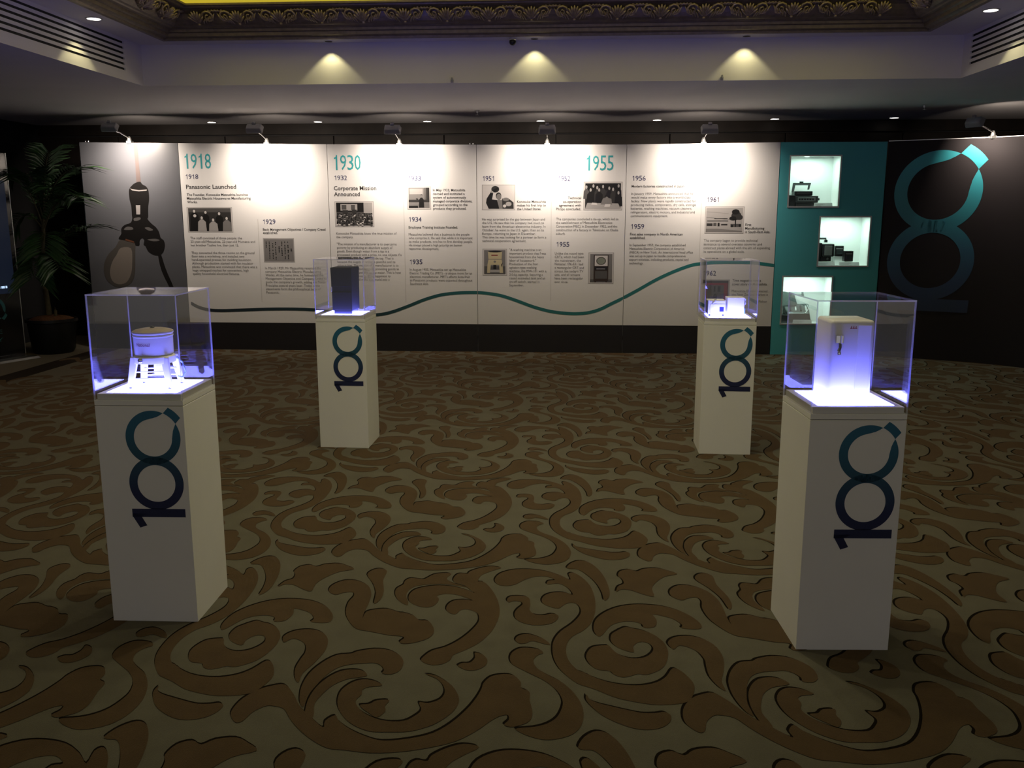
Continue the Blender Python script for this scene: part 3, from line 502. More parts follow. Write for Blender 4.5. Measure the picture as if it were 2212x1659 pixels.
# wave line, one continuous printed ribbon per panel
wv = spline(WAVE, False, 4)
M_wave = mat('wave_teal', (.018, .135, .14), .45)
def wave_mat():
    m = bpy.data.materials.new('wave_ink'); m.use_nodes = True; nt = m.node_tree; b = nt.nodes['Principled BSDF']; b.inputs['Roughness'].default_value = .45
    tc = nt.nodes.new('ShaderNodeTexCoord'); sx = nt.nodes.new('ShaderNodeSeparateXYZ'); r = nt.nodes.new('ShaderNodeMapRange')
    r.inputs[1].default_value = -2.9; r.inputs[2].default_value = 3.9
    cr = nt.nodes.new('ShaderNodeValToRGB'); cr.color_ramp.elements[0].color = (.012, .018, .028, 1); cr.color_ramp.elements[1].color = (.025, .22, .22, 1)
    e = cr.color_ramp.elements.new(.35); e.color = (.012, .045, .055, 1)
    e = cr.color_ramp.elements.new(.55); e.color = (.02, .15, .155, 1)
    nt.links.new(tc.outputs['Object'], sx.inputs[0]); nt.links.new(sx.outputs[0], r.inputs[0]); nt.links.new(r.outputs[0], cr.inputs[0]); nt.links.new(cr.outputs[0], b.inputs['Base Color'])
    return m
M_wave = wave_mat()
for k in range(1, 5):
    a, b = SE[k] + .004, SE[k + 1] - .004
    pts = []
    for (x0, z0), (x1, z1) in zip(wv, wv[1:]):
        if x1 < a or x0 > b: continue
        if x0 < a: z0 += (z1 - z0) * (a - x0) / (x1 - x0); x0 = a
        if x1 > b: z1 = z0 + (z1 - z0) * (b - x0) / (x1 - x0); x1 = b
        if not pts: pts.append((x0, z0))
        pts.append((x1, z1))
    m_ = MB(); up, dn = [], []
    for i, (x, z) in enumerate(pts):
        q0, q1 = pts[max(0, i - 1)], pts[min(len(pts) - 1, i + 1)]
        d = Vector((q1[0] - q0[0], q1[1] - q0[1])).normalized(); n_ = Vector((-d.y, d.x)) * .0185
        up.append((x + n_.x * (0 < i < len(pts) - 1), WY - .0012, z + n_.y)); dn.append((x - n_.x * (0 < i < len(pts) - 1), WY - .0012, z - n_.y))
    n = len(pts)
    m_.add(up + dn, [(i, i + 1, n + i + 1, n + i) for i in range(n - 1)])
    wl(m_, 'wave_line', M_wave, panels[k], fix=False)
STY = {'big': ('year_heading', M_big, .0), 'year': ('year_number', M_navy, .0), 'head': ('headline', M_text, .012), 'bold': ('caption_text', M_text, .008), 'body': ('body_text', M_body, .0)}
for pan, sty, x, z, cap, width, pitch, al, lo, lines in TEXTS:
    nm, m, off = STY[sty]; m_ = MB()
    if sty in ('big', 'year'): year_digits(m_, lines[0], x, z, cap, width, .22 if sty == 'big' else .14, on_wall(.0015))
    else: text_lines(m_, lines, x, z, cap, width, pitch, al, lo, off, on_wall(.0015))
    wl(m_, nm, m, panels[pan + 1], fix=False)
for pan, x, z0, z1 in DIVIDERS:
    wl(MB().box(x - .002, x + .002, WY - .0012, WY, z0, z1), 'divider_line', M_frameline, panels[pan + 1])

# printed photographs: flat tones layered on the panel
GREY = [mat('photo_ink_%d' % i, (c, c * .96, c * .94), .35) for i, c in enumerate((.012, .035, .09, .20, .38, .62))]
PCOL = GREY + [mat('photo_cream', (.55, .48, .30), .35), mat('photo_brown', (.035, .02, .014), .35), mat('photo_red', (.22, .02, .03), .35), mat('photo_screen', (.22, .24, .20), .35)]
def ell(cx, cz, rx, rz, n=14): return [(cx + rx * math.cos(2 * math.pi * k / n), cz + rz * math.sin(2 * math.pi * k / n)) for k in range(n)]
def rect(x0, z0, x1, z1): return [(x0, z0), (x1, z0), (x1, z1), (x0, z1)]
def person(cx, zt, h, coat, face=4, w=.075):
    """head and shoulders of a seated or standing figure in normalised picture units"""
    return [(ell(cx, zt - .07, .03, .075), 0), (ell(cx, zt - .085, .026, .062), face),
            ([(cx - w * .35, zt - .15), (cx + w * .35, zt - .15), (cx + w, zt - .24), (cx + w * 1.15, zt - h), (cx - w * 1.15, zt - h), (cx - w, zt - .24)], coat)]
def picture_shapes(kind):
    rnd = random.Random(hash(kind) % 1000 if False else sum(map(ord, kind)))
    S_ = []
    if kind == 'group':
        S_ = [(rect(.03, .04, .97, .96), 1), (rect(.03, .80, .97, .96), 2)]
        for cx, zt, coat, w in ((.16, .93, 0, .09), (.41, .88, 0, .075), (.71, .83, 0, .08)): S_ += person(cx, zt, zt - .05, coat, 5, w)
        S_ += [(ell(.17, .66, .035, .06), 5)]
        for cx, zt, coat, w in ((.32, .66, 4, .085), (.57, .58, 4, .09), (.87, .64, 3, .085)): S_ += person(cx, zt, zt - .05, coat, 5, w)
    elif kind == 'document':
        S_ = [(rect(.03, .04, .97, .96), 3)]
        for cx, z0, z1 in ((.10, .62, .86), (.20, .12, .86), (.31, .12, .86), (.40, .12, .84), (.51, .40, .66), (.60, .26, .86), (.70, .12, .86), (.80, .14, .86), (.90, .45, .64)):
            z = z1
            while z > z0:
                if rnd.random() < .85: S_.append((rect(cx - .018, z - .045, cx + .018 * rnd.uniform(.4, 1), z), 0))
                z -= .068
    elif kind == 'crowd':
        S_ = [(rect(.04, .05, .96, .95), 2), (rect(.04, .58, .74, .95), 0), (rect(.15, .64, .58, .90), 4), (rect(.18, .68, .30, .86), 2), (rect(.42, .66, .52, .86), 2), (rect(.74, .55, .96, .95), 4), (rect(.20, .50, .34, .66), 1), (rect(.44, .52, .56, .68), 1)]
        for r_ in range(6):
            for c_ in range(16):
                cx = .07 + .058 * c_ + rnd.uniform(-.015, .015); cz = .50 - .075 * r_ + rnd.uniform(-.02, .02)
                if cz < .12: continue
                S_ += [(ell(cx, cz, .022, .035, 8), rnd.choice((0, 0, 1))), (ell(cx, cz - .05, .03, .035, 8), rnd.choice((1, 2, 4, 5)))]
    elif kind == 'speaker':
        S_ = [(rect(.06, .06, .94, .94), 4), (rect(.06, .40, .94, .94), 3), (rect(.10, .66, .66, .90), 4), (rect(.80, .30, .94, .94), 1), (rect(.74, .30, .78, .94), 2), (rect(.06, .30, .94, .42), 1), (rect(.06, .06, .94, .28), 3), (rect(.06, .06, .45, .16), 0)]
        S_ += [([(.42, .50), (.36, .46), (.44, .36), (.5, .38)], 1)] + person(.60, .66, .58, 0, 3, .10)
    elif kind == 'hat':
        S_ = [(rect(.035, .05, .955, .95), 5), (ell(.40, .82, .12, .13), 1), ([(.26, .74), (.40, .70), (.52, .88), (.48, .90)], 0), (ell(.30, .70, .045, .06), 4),
              ([(.26, .70), (.34, .66), (.30, .42), (.44, .40), (.56, .38), (.62, .05), (.20, .05), (.12, .28), (.14, .45)], 0), (ell(.50, .56, .085, .14), 1), (ell(.51, .52, .075, .125), 3),
              ([(.45, .40), (.60, .40), (.66, .05), (.52, .05)], 3), ([(.60, .45), (.78, .48), (.95, .30), (.955, .05), (.62, .05)], 1), (ell(.72, .42, .10, .07), 3), (ell(.80, .24, .09, .09), 4), (ell(.68, .16, .05, .06), 5)]
    elif kind == 'washer':
        S_ = [(rect(.06, .05, .94, .95), 3), (rect(.06, .05, .94, .35), 2), ([(.24, .62), (.78, .62), (.80, .90), (.22, .90)], 6), (ell(.51, .90, .29, .035), 0), ([(.20, .40), (.82, .40), (.78, .60), (.24, .60)], 6), (rect(.36, .74, .62, .78), 8), (ell(.50, .52, .05, .04), 3),
              ([(.18, .10), (.30, .10), (.34, .42), (.20, .42)], 6), ([(.70, .10), (.84, .10), (.82, .42), (.68, .42)], 6), (rect(.44, .24, .56, .40), 0), (rect(.30, .12, .70, .22), 4), ([(.76, .40), (.82, .50), (.80, .30)], 0)]
    elif kind == 'signing':
        S_ = [(rect(.04, .05, .96, .95), 1), (rect(.04, .70, .96, .95), 0)]
        for cx, zt, coat in ((.07, .90, 2), (.25, .94, 0), (.35, .88, 1), (.50, .92, 1), (.66, .86, 0), (.76, .82, 1), (.90, .94, 0)): S_ += person(cx, zt, .5, coat, 4, .07)
        for cx, zt, coat in ((.18, .80, 0), (.40, .80, 0), (.90, .70, 0)): S_ += person(cx, zt, .56, coat, 4, .09)
        S_ += [([(.04, .05), (.96, .05), (.90, .24), (.10, .26)], 4), ([(.44, .20), (.74, .20), (.72, .40), (.60, .46), (.50, .42)], 3), (ell(.60, .48, .05, .08), 0), (ell(.60, .43, .035, .05), 3), ([(.20, .20), (.36, .18), (.34, .26), (.22, .27)], 5), ([(.54, .12), (.68, .12), (.70, .22), (.56, .22)], 5)]
    elif kind == 'television':
        S_ = [(rect(.07, .04, .94, .95), 3), (rect(.07, .04, .94, .14), 2), (rect(.21, .08, .79, .92), 7), (rect(.25, .57, .76, .90), 5), (ell(.50, .73, .19, .125, 20), 7), (ell(.50, .73, .165, .105, 20), 9), (rect(.25, .44, .75, .54), 0), (rect(.32, .465, .66, .485), 4), (rect(.27, .16, .74, .41), 2), (rect(.25, .04, .32, .09), 7), (rect(.68, .04, .75, .09), 7)]
    elif kind == 'factory':
        S_ = [(rect(.03, .05, .965, .95), 4), (rect(.03, .05, .965, .18), 3), ([(.03, .22), (.965, .10), (.965, .16), (.03, .30)], 4), ([(.03, .42), (.40, .42), (.60, .52), (.60, .28), (.03, .24)], 4), (rect(.06, .45, .60, .485), 1), (rect(.24, .54, .58, .57), 1), (rect(.05, .28, .20, .38), 1), (rect(.22, .28, .30, .40), 2), (rect(.33, .27, .38, .40), 0), (rect(.42, .30, .58, .36), 1), (rect(.66, .24, .93, .36), 2),
              (ell(.80, .66, .13, .16), 1), (ell(.72, .56, .10, .08), 0), (ell(.88, .60, .09, .10), 1), (ell(.78, .80, .10, .10), 0), (rect(.77, .24, .80, .55), 0), ([(.03, .60), (.70, .50), (.70, .51), (.03, .61)], 2), ([(.03, .80), (.60, .74), (.60, .75), (.03, .81)], 3), (ell(.70, .28, .03, .05), 0), (ell(.90, .30, .03, .05), 0)]
    elif kind == 'magazine':
        S_ = [(rect(.05, .04, .95, .96), 1), (rect(.12, .04, .93, .88), 8), (rect(.20, .04, .80, .80), 2), (rect(.44, .56, .50, .76), 0), (rect(.58, .56, .68, .76), 0), (ell(.50, .40, .07, .10), 0), (rect(.32, .04, .68, .26), 0)]
    return S_
for pan, kind, x0, z0, x1, z1 in PHOTOS:
    m_ = MB()
    m_.add([(a, WY - .001, b) for a, b in rect(x0, z0, x1, z1)], [(0, 1, 2, 3)], 4)
    if kind not in ('document', 'magazine'):
        e = .006; m_.add([(a, WY - .0012, b) for a, b in rect(x0 + e, z0 + e, x1 - e, z1 - e)], [(0, 1, 2, 3)], 5)
    for i, (pts, c) in enumerate(picture_shapes(kind)):
        off = .0014 + i * .00002
        m_.poly([(x0 + a * (x1 - x0), z0 + b * (z1 - z0)) for a, b in pts], on_wall(off), c)
    o = wl(m_, 'photo_print', PCOL, panels[pan + 1], fix=False)
    o['label'] = {'group': 'small photo of six people posing', 'document': 'grey photo of a handwritten sheet', 'crowd': 'photo of a crowd facing a stage', 'speaker': 'photo of a man speaking', 'hat': 'photo of a man raising his hat', 'washer': 'photo of a cream washing machine', 'signing': 'photo of men signing at a table', 'television': 'photo of a wooden cabinet television', 'factory': 'photo of a factory with a tree', 'magazine': 'photo of a red bordered magazine cover'}[kind]

# light-bulb poster
BM = [mat('poster_black', (.010, .009, .009), .35), mat('poster_glass_dark', (.075, .068, .062), .35), mat('poster_glass_light', (.19, .165, .145), .35), mat('poster_highlight', (.33, .31, .31), .35), mat('poster_cord', (.10, .075, .072), .5), mat('poster_rust', (.11, .04, .02), .5), mat('poster_gleam', (.10, .095, .095), .4)]
for i, (part, key, mi, sm) in enumerate((('printed_cord', 'cord', 4, 0), ('printed_wire', 'wire', 0, 1), ('printed_bulb', 'bulb', 1, 1), ('printed_bulb', 'glow', 2, 1), ('printed_socket', 'socket', 0, 1), ('printed_socket', 'ring', 3, 0), ('printed_socket', 'hi1', 3, 0), ('printed_socket', 'hi2', 6, 1), ('printed_socket', 'hi3', 6, 1), ('printed_socket', 'hi4', 6, 1), ('printed_socket', 'hi5', 6, 1), ('printed_rim', 'rim', 5, 0))):
    pts = spline(BULB[key], True, 3) if sm else BULB[key]
    pts = [(a, min(b, top_z(a) - .002)) for a, b in pts]
    wl(MB().poly(pts, on_wall(.001 + .0002 * i)), part, BM[mi], panels[0], fix=False)

# ------------------------------------------------------------------ the "100" emblem
def emblem(mb_, fn, n=72):
    """fn maps emblem units (lower ring radius 1, centred on the lower ring) to 3-D"""
    def strip(outer, inner, closed):
        k = len(outer); mb_.add([fn(*q) for q in outer] + [fn(*q) for q in inner], [(i, (i + 1) % k, k + (i + 1) % k, k + i) for i in range(k if closed else k - 1)])
    A = [2 * math.pi * i / n for i in range(n)]
    strip([(math.cos(a), math.sin(a)) for a in A], [(.695 * math.cos(a), .695 * math.sin(a)) for a in A], True)
    a0, a1 = math.radians(65.0), math.radians(31.5 + 360)
    key = [(65., 1.0), (70., .88), (77., .785), (87., .725), (100., .695), (359., .695), (369., .725), (379., .785), (386., .88), (391.5, 1.0)]
    def rin(d):
        for (p0, r0), (p1, r1) in zip(key, key[1:]):
            if d <= p1:
                t = (d - p0) / (p1 - p0); return r0 + (r1 - r0) * t
        return 1.
    D = [65 + (391.5 - 65) * i / (n * 1.5) for i in range(int(n * 1.5) + 1)]
    strip([(math.cos(math.radians(d)), 1.71 + math.sin(math.radians(d))) for d in D], [(rin(d) * math.cos(math.radians(d)), 1.71 + rin(d) * math.sin(math.radians(d))) for d in D], False)
    arc = lambda r, s_, e, k: [(r * math.cos(math.radians(s_ + (e - s_) * i / k)), 1.71 + r * math.sin(math.radians(s_ + (e - s_) * i / k))) for i in range(k + 1)]
    strip(arc(1.275, 61.0, 35.5, 10), arc(1.0, 65.0, 31.5, 10), False)
    for pts in ([(-.98, -.965), (.99, -.965), (.99, -1.28), (-.98, -1.28)], [(-.98, -1.235), (-.635, -1.28), (-.46, -1.60), (-.725, -1.69)], [(-.98, -1.15), (-.4, -1.15), (-.635, -1.28), (-.98, -1.235)], [(-.27, -.94), (.27, -.94), (.27, -.98), (-.27, -.98)]):
        mb_.add([fn(*q) for q in pts], [(0, 1, 2, 3)])

# ------------------------------------------------------------------ teal showcase column
TC0, TC1 = 2.366, 3.53
tc_ = empty('showcase_column', ((TC0 + TC1) / 2, WY, 0))
tag(tc_, 'tall teal showcase column with three lit square niches', 'showcase')
TX = (TC0 + TC1) / 2
def tl(m_): m_.v = [(v[0] - TX, v[1] - WY, v[2]) for v in m_.v]; return m_
m_ = MB()
xs = sorted({TC0, TC1, *[n_[0] for n_ in NICHES], *[n_[2] for n_ in NICHES]}); zs = sorted({0., 2.403, *[n_[1] for n_ in NICHES], *[n_[3] for n_ in NICHES]})
for i in range(len(xs) - 1):
    for j in range(len(zs) - 1):
        cx, cz = (xs[i] + xs[i + 1]) / 2, (zs[j] + zs[j + 1]) / 2
        if any(n_[0] < cx < n_[2] and n_[1] < cz < n_[3] for n_ in NICHES): continue
        m_.box(xs[i], xs[i + 1], WY, WY + .02, zs[j], zs[j + 1])
tl(m_).build('front_board', M_teal, tc_)
tl(MB().box(TC0, TC0 + .02, WY + .02, WY + .40, 0, 2.403).box(TC1 - .02, TC1, WY + .02, WY + .40, 0, 2.403).box(TC0, TC1, WY + .38, WY + .40, 0, 2.403)).build('carcass', M_teal, tc_)
M_niche = mat('niche_white', (.80, .82, .80), .6)
ND = .33
for n_ in NICHES:
    x0, z0, x1, z1 = n_
    m_ = MB().box(x0 - .01, x0, WY + .02, WY + ND, z0 - .01, z1 + .01).box(x1, x1 + .01, WY + .02, WY + ND, z0 - .01, z1 + .01)
    m_.box(x0, x1, WY + .02, WY + ND, z0 - .01, z0).box(x0, x1, WY + .02, WY + ND, z1, z1 + .01).box(x0 - .01, x1 + .01, WY + ND, WY + ND + .01, z0 - .01, z1 + .01)
    o = tl(m_).build('niche', M_niche, tc_)
    f = .016
    m_ = MB().box(x0, x0 + f, WY - .01, WY + .02, z0, z1).box(x1 - f, x1, WY - .01, WY + .02, z0, z1).box(x0 + f, x1 - f, WY - .01, WY + .02, z0, z0 + f).box(x0 + f, x1 - f, WY - .01, WY + .02, z1 - f, z1)
    tl(m_).build('frame', M_alu, o)
    cx = (x0 + x1) / 2 - .06
    m_ = MB().lathe([(.03, 0), (.03, -.008), (.02, -.012), (.001, -.012)], 16, (cx, WY + .14, z1))
    tl(m_).build('puck_lamp', mat('puck_lamp_glass', (1, 1, 1), .4, emit=NICHE_COL, estr=6.), o)
    lamp('niche_light', 'AREA', o, ((x0 + x1) / 2 - TX, .12, z1 - .016), ((x0 + x1) / 2 - TX, .13, 0), NICHE_WATT, NICHE_COL, shape='RECTANGLE', size=.34, size_y=.12)

# exhibits in the niches
def card(x, y, z, w, label, n_lines=3):
    t = empty('caption_card', (x, y, z)); tag(t, label, 'card', 'caption cards in the showcase')
    h = .052
    MB().add([(-w/2, 0, 0), (w/2, 0, 0), (w/2, .028, h), (-w/2, .028, h), (-w/2, .05, 0), (w/2, .05, 0)], [(0, 1, 2, 3), (3, 2, 5, 4), (0, 3, 4), (1, 5, 2), (0, 4, 5, 1)]).build('folded_card', mat('card_stock', (.40, .42, .41), .6), t)
    m_ = MB()
    for k in range(n_lines):
        a = .80 - .2 * k; L = w * (.55 - .12 * k)
        m_.add([(-w * .45, .028 * a - .0006, h * a + .0004), (-w * .45 + L, .028 * a - .0006, h * a + .0004), (-w * .45 + L, .028 * (a - .06) - .0006, h * (a - .06) + .0004), (-w * .45, .028 * (a - .06) - .0006, h * (a - .06) + .0004)], [(0, 1, 2, 3)])
    m_.build('printed_lines', M_body, t, fix=False)
n1, n2, n3 = NICHES
# upper niche: portable cassette recorder with lifted lid frame
def rotz(pts, a, c=(0, 0)): return pts
t = empty('cassette_recorder', (n1[0] + .20, WY + .19, n1[1] + .0)); tag(t, 'black portable cassette recorder with lid frame raised in the top niche', 'recorder')
MB().box(-.175, -.075, -.06, .10, 0, .14).build('battery_body', M_blackplastic, t, bevel=.006)
MB().box(-.075, .165, -.075, .10, 0, .055).build('lower_deck', M_blackplastic, t, bevel=.005)
MB().box(-.08, .175, -.07, .10, .057, .132).build('upper_deck', mat('dark_grey_metal', (.035, .037, .037), .35), t, bevel=.005)
MB().box(-.055, .145, -.074, -.068, .075, .115).build('control_strip', M_greyplastic, t, bevel=.002)
for k in range(6): MB().box(-.045 + .03 * k, -.024 + .03 * k, -.079, -.072, .085, .103).build('button', M_blackplastic, t, bevel=.001)
MB().box(-.09, .115, -.05, .09, .134, .185).build('cassette_tray', M_blackplastic, t, bevel=.006)
MB().box(-.065, .09, -.054, -.048, .150, .172).build('tray_window', mat('smoke_glass', (.02, .022, .022), .1), t)
m_ = MB()
lf = lambda a, b, t_: (a, .06 + b * .10 - .012 * t_, .175 + b)
for pts in ([(-.10, 0), (-.075, 0), (-.055, .105), (-.085, .105)], [(.08, .03), (.10, .03), (.115, .105), (.09, .105)], [(-.085, .08), (.112, .08), (.118, .108), (-.08, .108)]): m_.prism(pts, lf)
m_.build('lid_frame', mat('lid_dark_grey', (.05, .053, .053), .35), t)
MB().box(-.012, .03, .055, .075, .280, .298).build('latch', M_blackplastic, t, bevel=.002)
MB().tube([(.17, -.02, .095), (.20, -.02, .095)], .014, 12).build('side_knob', M_blackplastic, t)
card(n1[2] - .16, WY + .03, n1[1], .20, 'white folded caption card in the top niche')
# middle niche: video camera with handle, two small cube cameras
t = empty('video_camera', (n2[0] + .12, WY + .19, n2[1])); tag(t, 'black video camera with carrying handle and square viewfinder hood in the middle niche', 'video camera')
MB().box(-.11, -.03, -.05, .11, .055, .265).build('camera_body', M_blackplastic, t, bevel=.006)
MB().tube([(-.10, 0, .265), (-.10, 0, .315), (.02, 0, .315), (.02, 0, .285)], .011, 8).box(.005, .035, -.02, .02, .27, .30).build('handle', M_blackplastic, t)
m_ = MB().box(-.03, .10, -.085, .06, .11, .255)
m_.build('viewfinder_hood', M_blackplastic, t, bevel=.01)
MB().box(-.012, .075, -.0895, -.084, .125, .235).build('viewfinder_screen', mat('viewfinder_grey', (.26, .28, .27), .25), t, bevel=.012)
MB().box(-.05, .08, -.05, .06, .058, .11).build('base_block', M_blackplastic, t, bevel=.004)
MB().tube([(.035, -.052, .085), (.035, -.068, .085)], .012, 14).build('dial', M_greyplastic, t)
MB().box(-.11, .09, -.09, .11, 0, .056).build('display_stand', M_niche, t)
card(n2[0] + .12, WY + .022, n2[1], .19, 'white folded caption card below the black video camera', 2)
for dx, dz, s_, nm in ((.305, .11, .10, 'upper small black cube monitor on the rear riser in the middle niche'), (.385, .058, .098, 'lower small black cube monitor at the front of the middle niche')):
    t = empty('cube_monitor', (n2[0] + dx, WY + (.24 if dz > .1 else .13), n2[1])); tag(t, nm, 'monitor', 'small cube monitors')
    MB().box(-s_/2, s_/2, -.04, .05, dz, dz + s_ + .02).build('housing', M_blackplastic, t, bevel=.005)
    MB().box(-s_*.34, s_*.34, -.044, -.038, dz + .022, dz + s_*.72).build('screen', mat('tiny_screen', (.03, .035, .035), .15), t, bevel=.003)
    MB().box(-s_*.36, s_*.36, -.043, -.038, dz + s_*.82, dz + s_*.95).build('name_strip', M_greyplastic, t)
    MB().box(-s_/2 + .005, s_/2 - .005, -.03, .045, 0, dz).build('riser_block', M_niche, t)
card(n2[2] - .20, WY + .022, n2[1], .22, 'white folded caption card in front of the cube monitors', 2)
# lower niche: see-through player with an open lid
t = empty('disc_player', (n3[0] + .22, WY + .19, n3[1])); tag(t, 'grey player with smoked lid propped open in the bottom niche', 'player')
MB().box(-.20, -.09, -.07, .10, 0, .10).build('speaker_block', M_blackplastic, t, bevel=.008)
m_ = MB().hexa([(-.10, -.09, 0), (.17, -.09, 0), (.19, .10, 0), (-.12, .10, 0), (-.10, -.06, .12), (.15, -.06, .12), (.17, .10, .22), (-.13, .10, .22)])
m_.build('deck', mat('silver_deck', (.07, .08, .078), .25, metal=.4, noise=.6, scale=30), t, bevel=.008)
for k in range(4): MB().tube([(-.06 + .06 * k, -.02, .14), (-.05 + .06 * k, .06, .19)], .012, 8).build('key_roller', M_chrome if k % 2 else M_blackplastic, t)
m_ = MB().hexa([(-.17, .05, .19), (.03, .05, .21), (.03, .062, .21), (-.17, .062, .19), (-.19, .11, .37), (.0, .11, .34), (.0, .122, .34), (-.19, .122, .37)])
m_.build('smoked_lid', mat('smoked_acrylic', (.07, .085, .08), .12), t)
MB().tube([(.10, -.06, .12), (.15, 0, .17), (.15, .08, .21)], .006, 6).build('chrome_rail', M_chrome, t)
card(n3[0] + .27, WY + .022, n3[1], .21, 'white folded caption card in the bottom niche')

# ------------------------------------------------------------------ black curved panel with the large emblem
arc_pts = spline([(3.535, 10.46), (3.75, 10.36), (4.0, 10.245), (4.25, 10.12), (4.47, 10.0), (4.70, 9.83), (4.90, 9.62), (5.05, 9.38), (5.15, 9.1), (5.2, 8.8)], False, 4)
bp = empty('curved_panel', (3.535, 10.46, 0)); tag(bp, 'black curved panel with a large teal-to-navy looped emblem', 'display panel')
n = len(arc_pts); m_ = MB()
cum = [0.]
for a, b in zip(arc_pts, arc_pts[1:]): cum.append(cum[-1] + math.dist(a, b))
def nrm(i):
    a, b = arc_pts[max(0, i - 1)], arc_pts[min(n - 1, i + 1)]; d = Vector((b[0] - a[0], b[1] - a[1])).normalized(); return Vector((-d.y, d.x))
def at_s(s_, off):
    for i in range(n - 1):
        if s_ <= cum[i + 1] or i == n - 2:
            t_ = (s_ - cum[i]) / (cum[i + 1] - cum[i]); a, b = Vector(arc_pts[i]), Vector(arc_pts[i + 1])
            q = a.lerp(b, t_); w = nrm(i).lerp(nrm(i + 1), t_).normalized(); return q - w * off
HT = [2.404 + .0 * i for i in range(n)]
rows = []
for off in (0, -.03):
    for z in (0, 1):
        rows.append([])
        for i in range(n):
            w = nrm(i); q = Vector(arc_pts[i]) - w * off
            rows[-1].append((q.x - 3.535, q.y - 10.46, HT[i] if z else 0.))
f0, f1, b0, b1 = rows
m_.add(f0 + f1 + b0 + b1, [(i, i + 1, n + i + 1, n + i) for i in range(n - 1)] + [(2*n + i + 1, 2*n + i, 3*n + i, 3*n + i + 1) for i in range(n - 1)] + [(n + i, n + i + 1, 3*n + i + 1, 3*n + i) for i in range(n - 1)])
m_.build('panel_board', mat('panel_black_print', (.016, .0125, .0140), .7, spec=.25), bp, smooth=True)
m_ = MB()
EC_S, EC_Z, ER = .515, 1.105, .438
def big(u, v):
    q = at_s(EC_S + u * ER + .012 * v, .003); return (q.x - 3.535, q.y - 10.46, EC_Z + v * ER)
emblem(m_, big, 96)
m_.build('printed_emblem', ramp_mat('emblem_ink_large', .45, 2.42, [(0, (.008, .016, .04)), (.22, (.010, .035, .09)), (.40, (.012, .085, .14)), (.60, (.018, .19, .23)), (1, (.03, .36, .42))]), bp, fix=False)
m_ = MB()
for i in range(n - 1):
    a, b = Vector(arc_pts[i]), Vector(arc_pts[i + 1])
    m_.hexa([(a.x - 3.535, a.y - 10.46, 2.404), (b.x - 3.535, b.y - 10.46, 2.404), (b.x - 3.535 + .02, b.y - 10.46 + .025, 2.404), (a.x - 3.535 + .02, a.y - 10.46 + .025, 2.404),
             (a.x - 3.535, a.y - 10.46, 2.411), (b.x - 3.535, b.y - 10.46, 2.411), (b.x - 3.535 + .02, b.y - 10.46 + .025, 2.411), (a.x - 3.535 + .02, a.y - 10.46 + .025, 2.411)])
m_.build('top_edge_strip', M_alu, bp)

# ------------------------------------------------------------------ clip-on arm lamps above the display wall
def arm_lamp(cx, cyy, cz, hx, hy, hz, tx, ty, tz, label, watt=ARM_WATT):
    t = empty('arm_lamp', (cx, cyy, cz)); tag(t, label, 'lamp', 'clip-on arm lamps along the display wall')
    H = Vector((hx - cx, hy - cyy, hz - cz)); T_ = Vector((tx - cx, ty - cyy, tz - cz))
    d = Vector((H.x, H.y, 0)).normalized()
    MB().box(-.03, .03, -.025, .045, -.02, .012).build('clamp', M_alu, t, bevel=.003)
    MB().lathe([(.026, .012), (.024, .03), (.016, .052), (.010, .062), (.001, .064)], 14).build('swivel', M_alu, t, smooth=True)
    e = H + Vector((0, 0, -.01)) - d * .02
    MB().tube([(0, 0, .045), tuple(e * .5 + Vector((0, 0, .03))), tuple(e)], .0075, 8).build('arm', M_chrome, t)
    # head: flood housing whose open face looks back at the wall
    ax = (T_ - H).normalized(); sd = Vector((0, 0, 1)).cross(ax); sd.normalize(); up = ax.cross(sd)
    def P(a, b, c): return tuple(H + sd * a + up * b + ax * c)
    w, hh = .095, .052
    m_ = MB().hexa([P(-w, -hh, .02), P(w, -hh, .02), P(w, hh, .02), P(-w, hh, .02), P(-w * .86, -hh * .7, -.045), P(w * .86, -hh * .7, -.045), P(w * .86, hh * .7, -.045), P(-w * .86, hh * .7, -.045)])
    hd = m_.build('lamp_head', M_lampgrey, t, bevel=.012, seg=3)
    MB().hexa([P(-.02, .02, -.06), P(.02, .02, -.06), P(.02, .05, -.06), P(-.02, .05, -.06), P(-.02, .02, -.04), P(.02, .02, -.04), P(.02, .05, -.04), P(-.02, .05, -.04)]).build('yoke_knob', M_lampgrey, hd, bevel=.004)
    MB().add([P(-w * .85, -hh * .8, .0215), P(w * .85, -hh * .8, .0215), P(w * .85, hh * .8, .0215), P(-w * .85, hh * .8, .0215)], [(0, 1, 2, 3)]).build('lens', mat('flood_lens', (1, 1, 1), .4, emit=(1, .9, .78), estr=1.), hd, fix=False)
    lamp('flood_light', 'AREA', t, H + ax * .03, T_, watt, ARM_COL, shape='RECTANGLE', size=.13, size_y=.07, spread=math.radians(128))
LAMPS = [(-5.147, 10.495, 2.445, -5.107, 9.98, 2.56, 'above the slate bulb poster'), (-3.509, 10.495, 2.418, -3.465, 9.98, 2.535, 'next to the one over the bulb poster'), (-1.955, 10.495, 2.402, -1.93, 9.98, 2.517, 'third along from the bulb poster'),
         (-.254, 10.495, 2.393, -.243, 9.98, 2.507, 'in the middle, over the hat-raising photo'), (1.506, 10.495, 2.398, 1.493, 9.98, 2.50, 'nearest the teal column')]
for cx, cyy, cz, hx, hy, hz, nm in LAMPS:
    arm_lamp(cx, cyy, cz, hx, hy, hz, hx, 10.48, 2.12, 'grey clip-on arm lamp ' + nm)
arm_lamp(4.455, 10.02, 2.411, 4.13, 9.72, 2.53, 4.52, 10.0, 2.25, 'grey clip-on arm lamp above the black curved panel', ARM_WATT * .5)

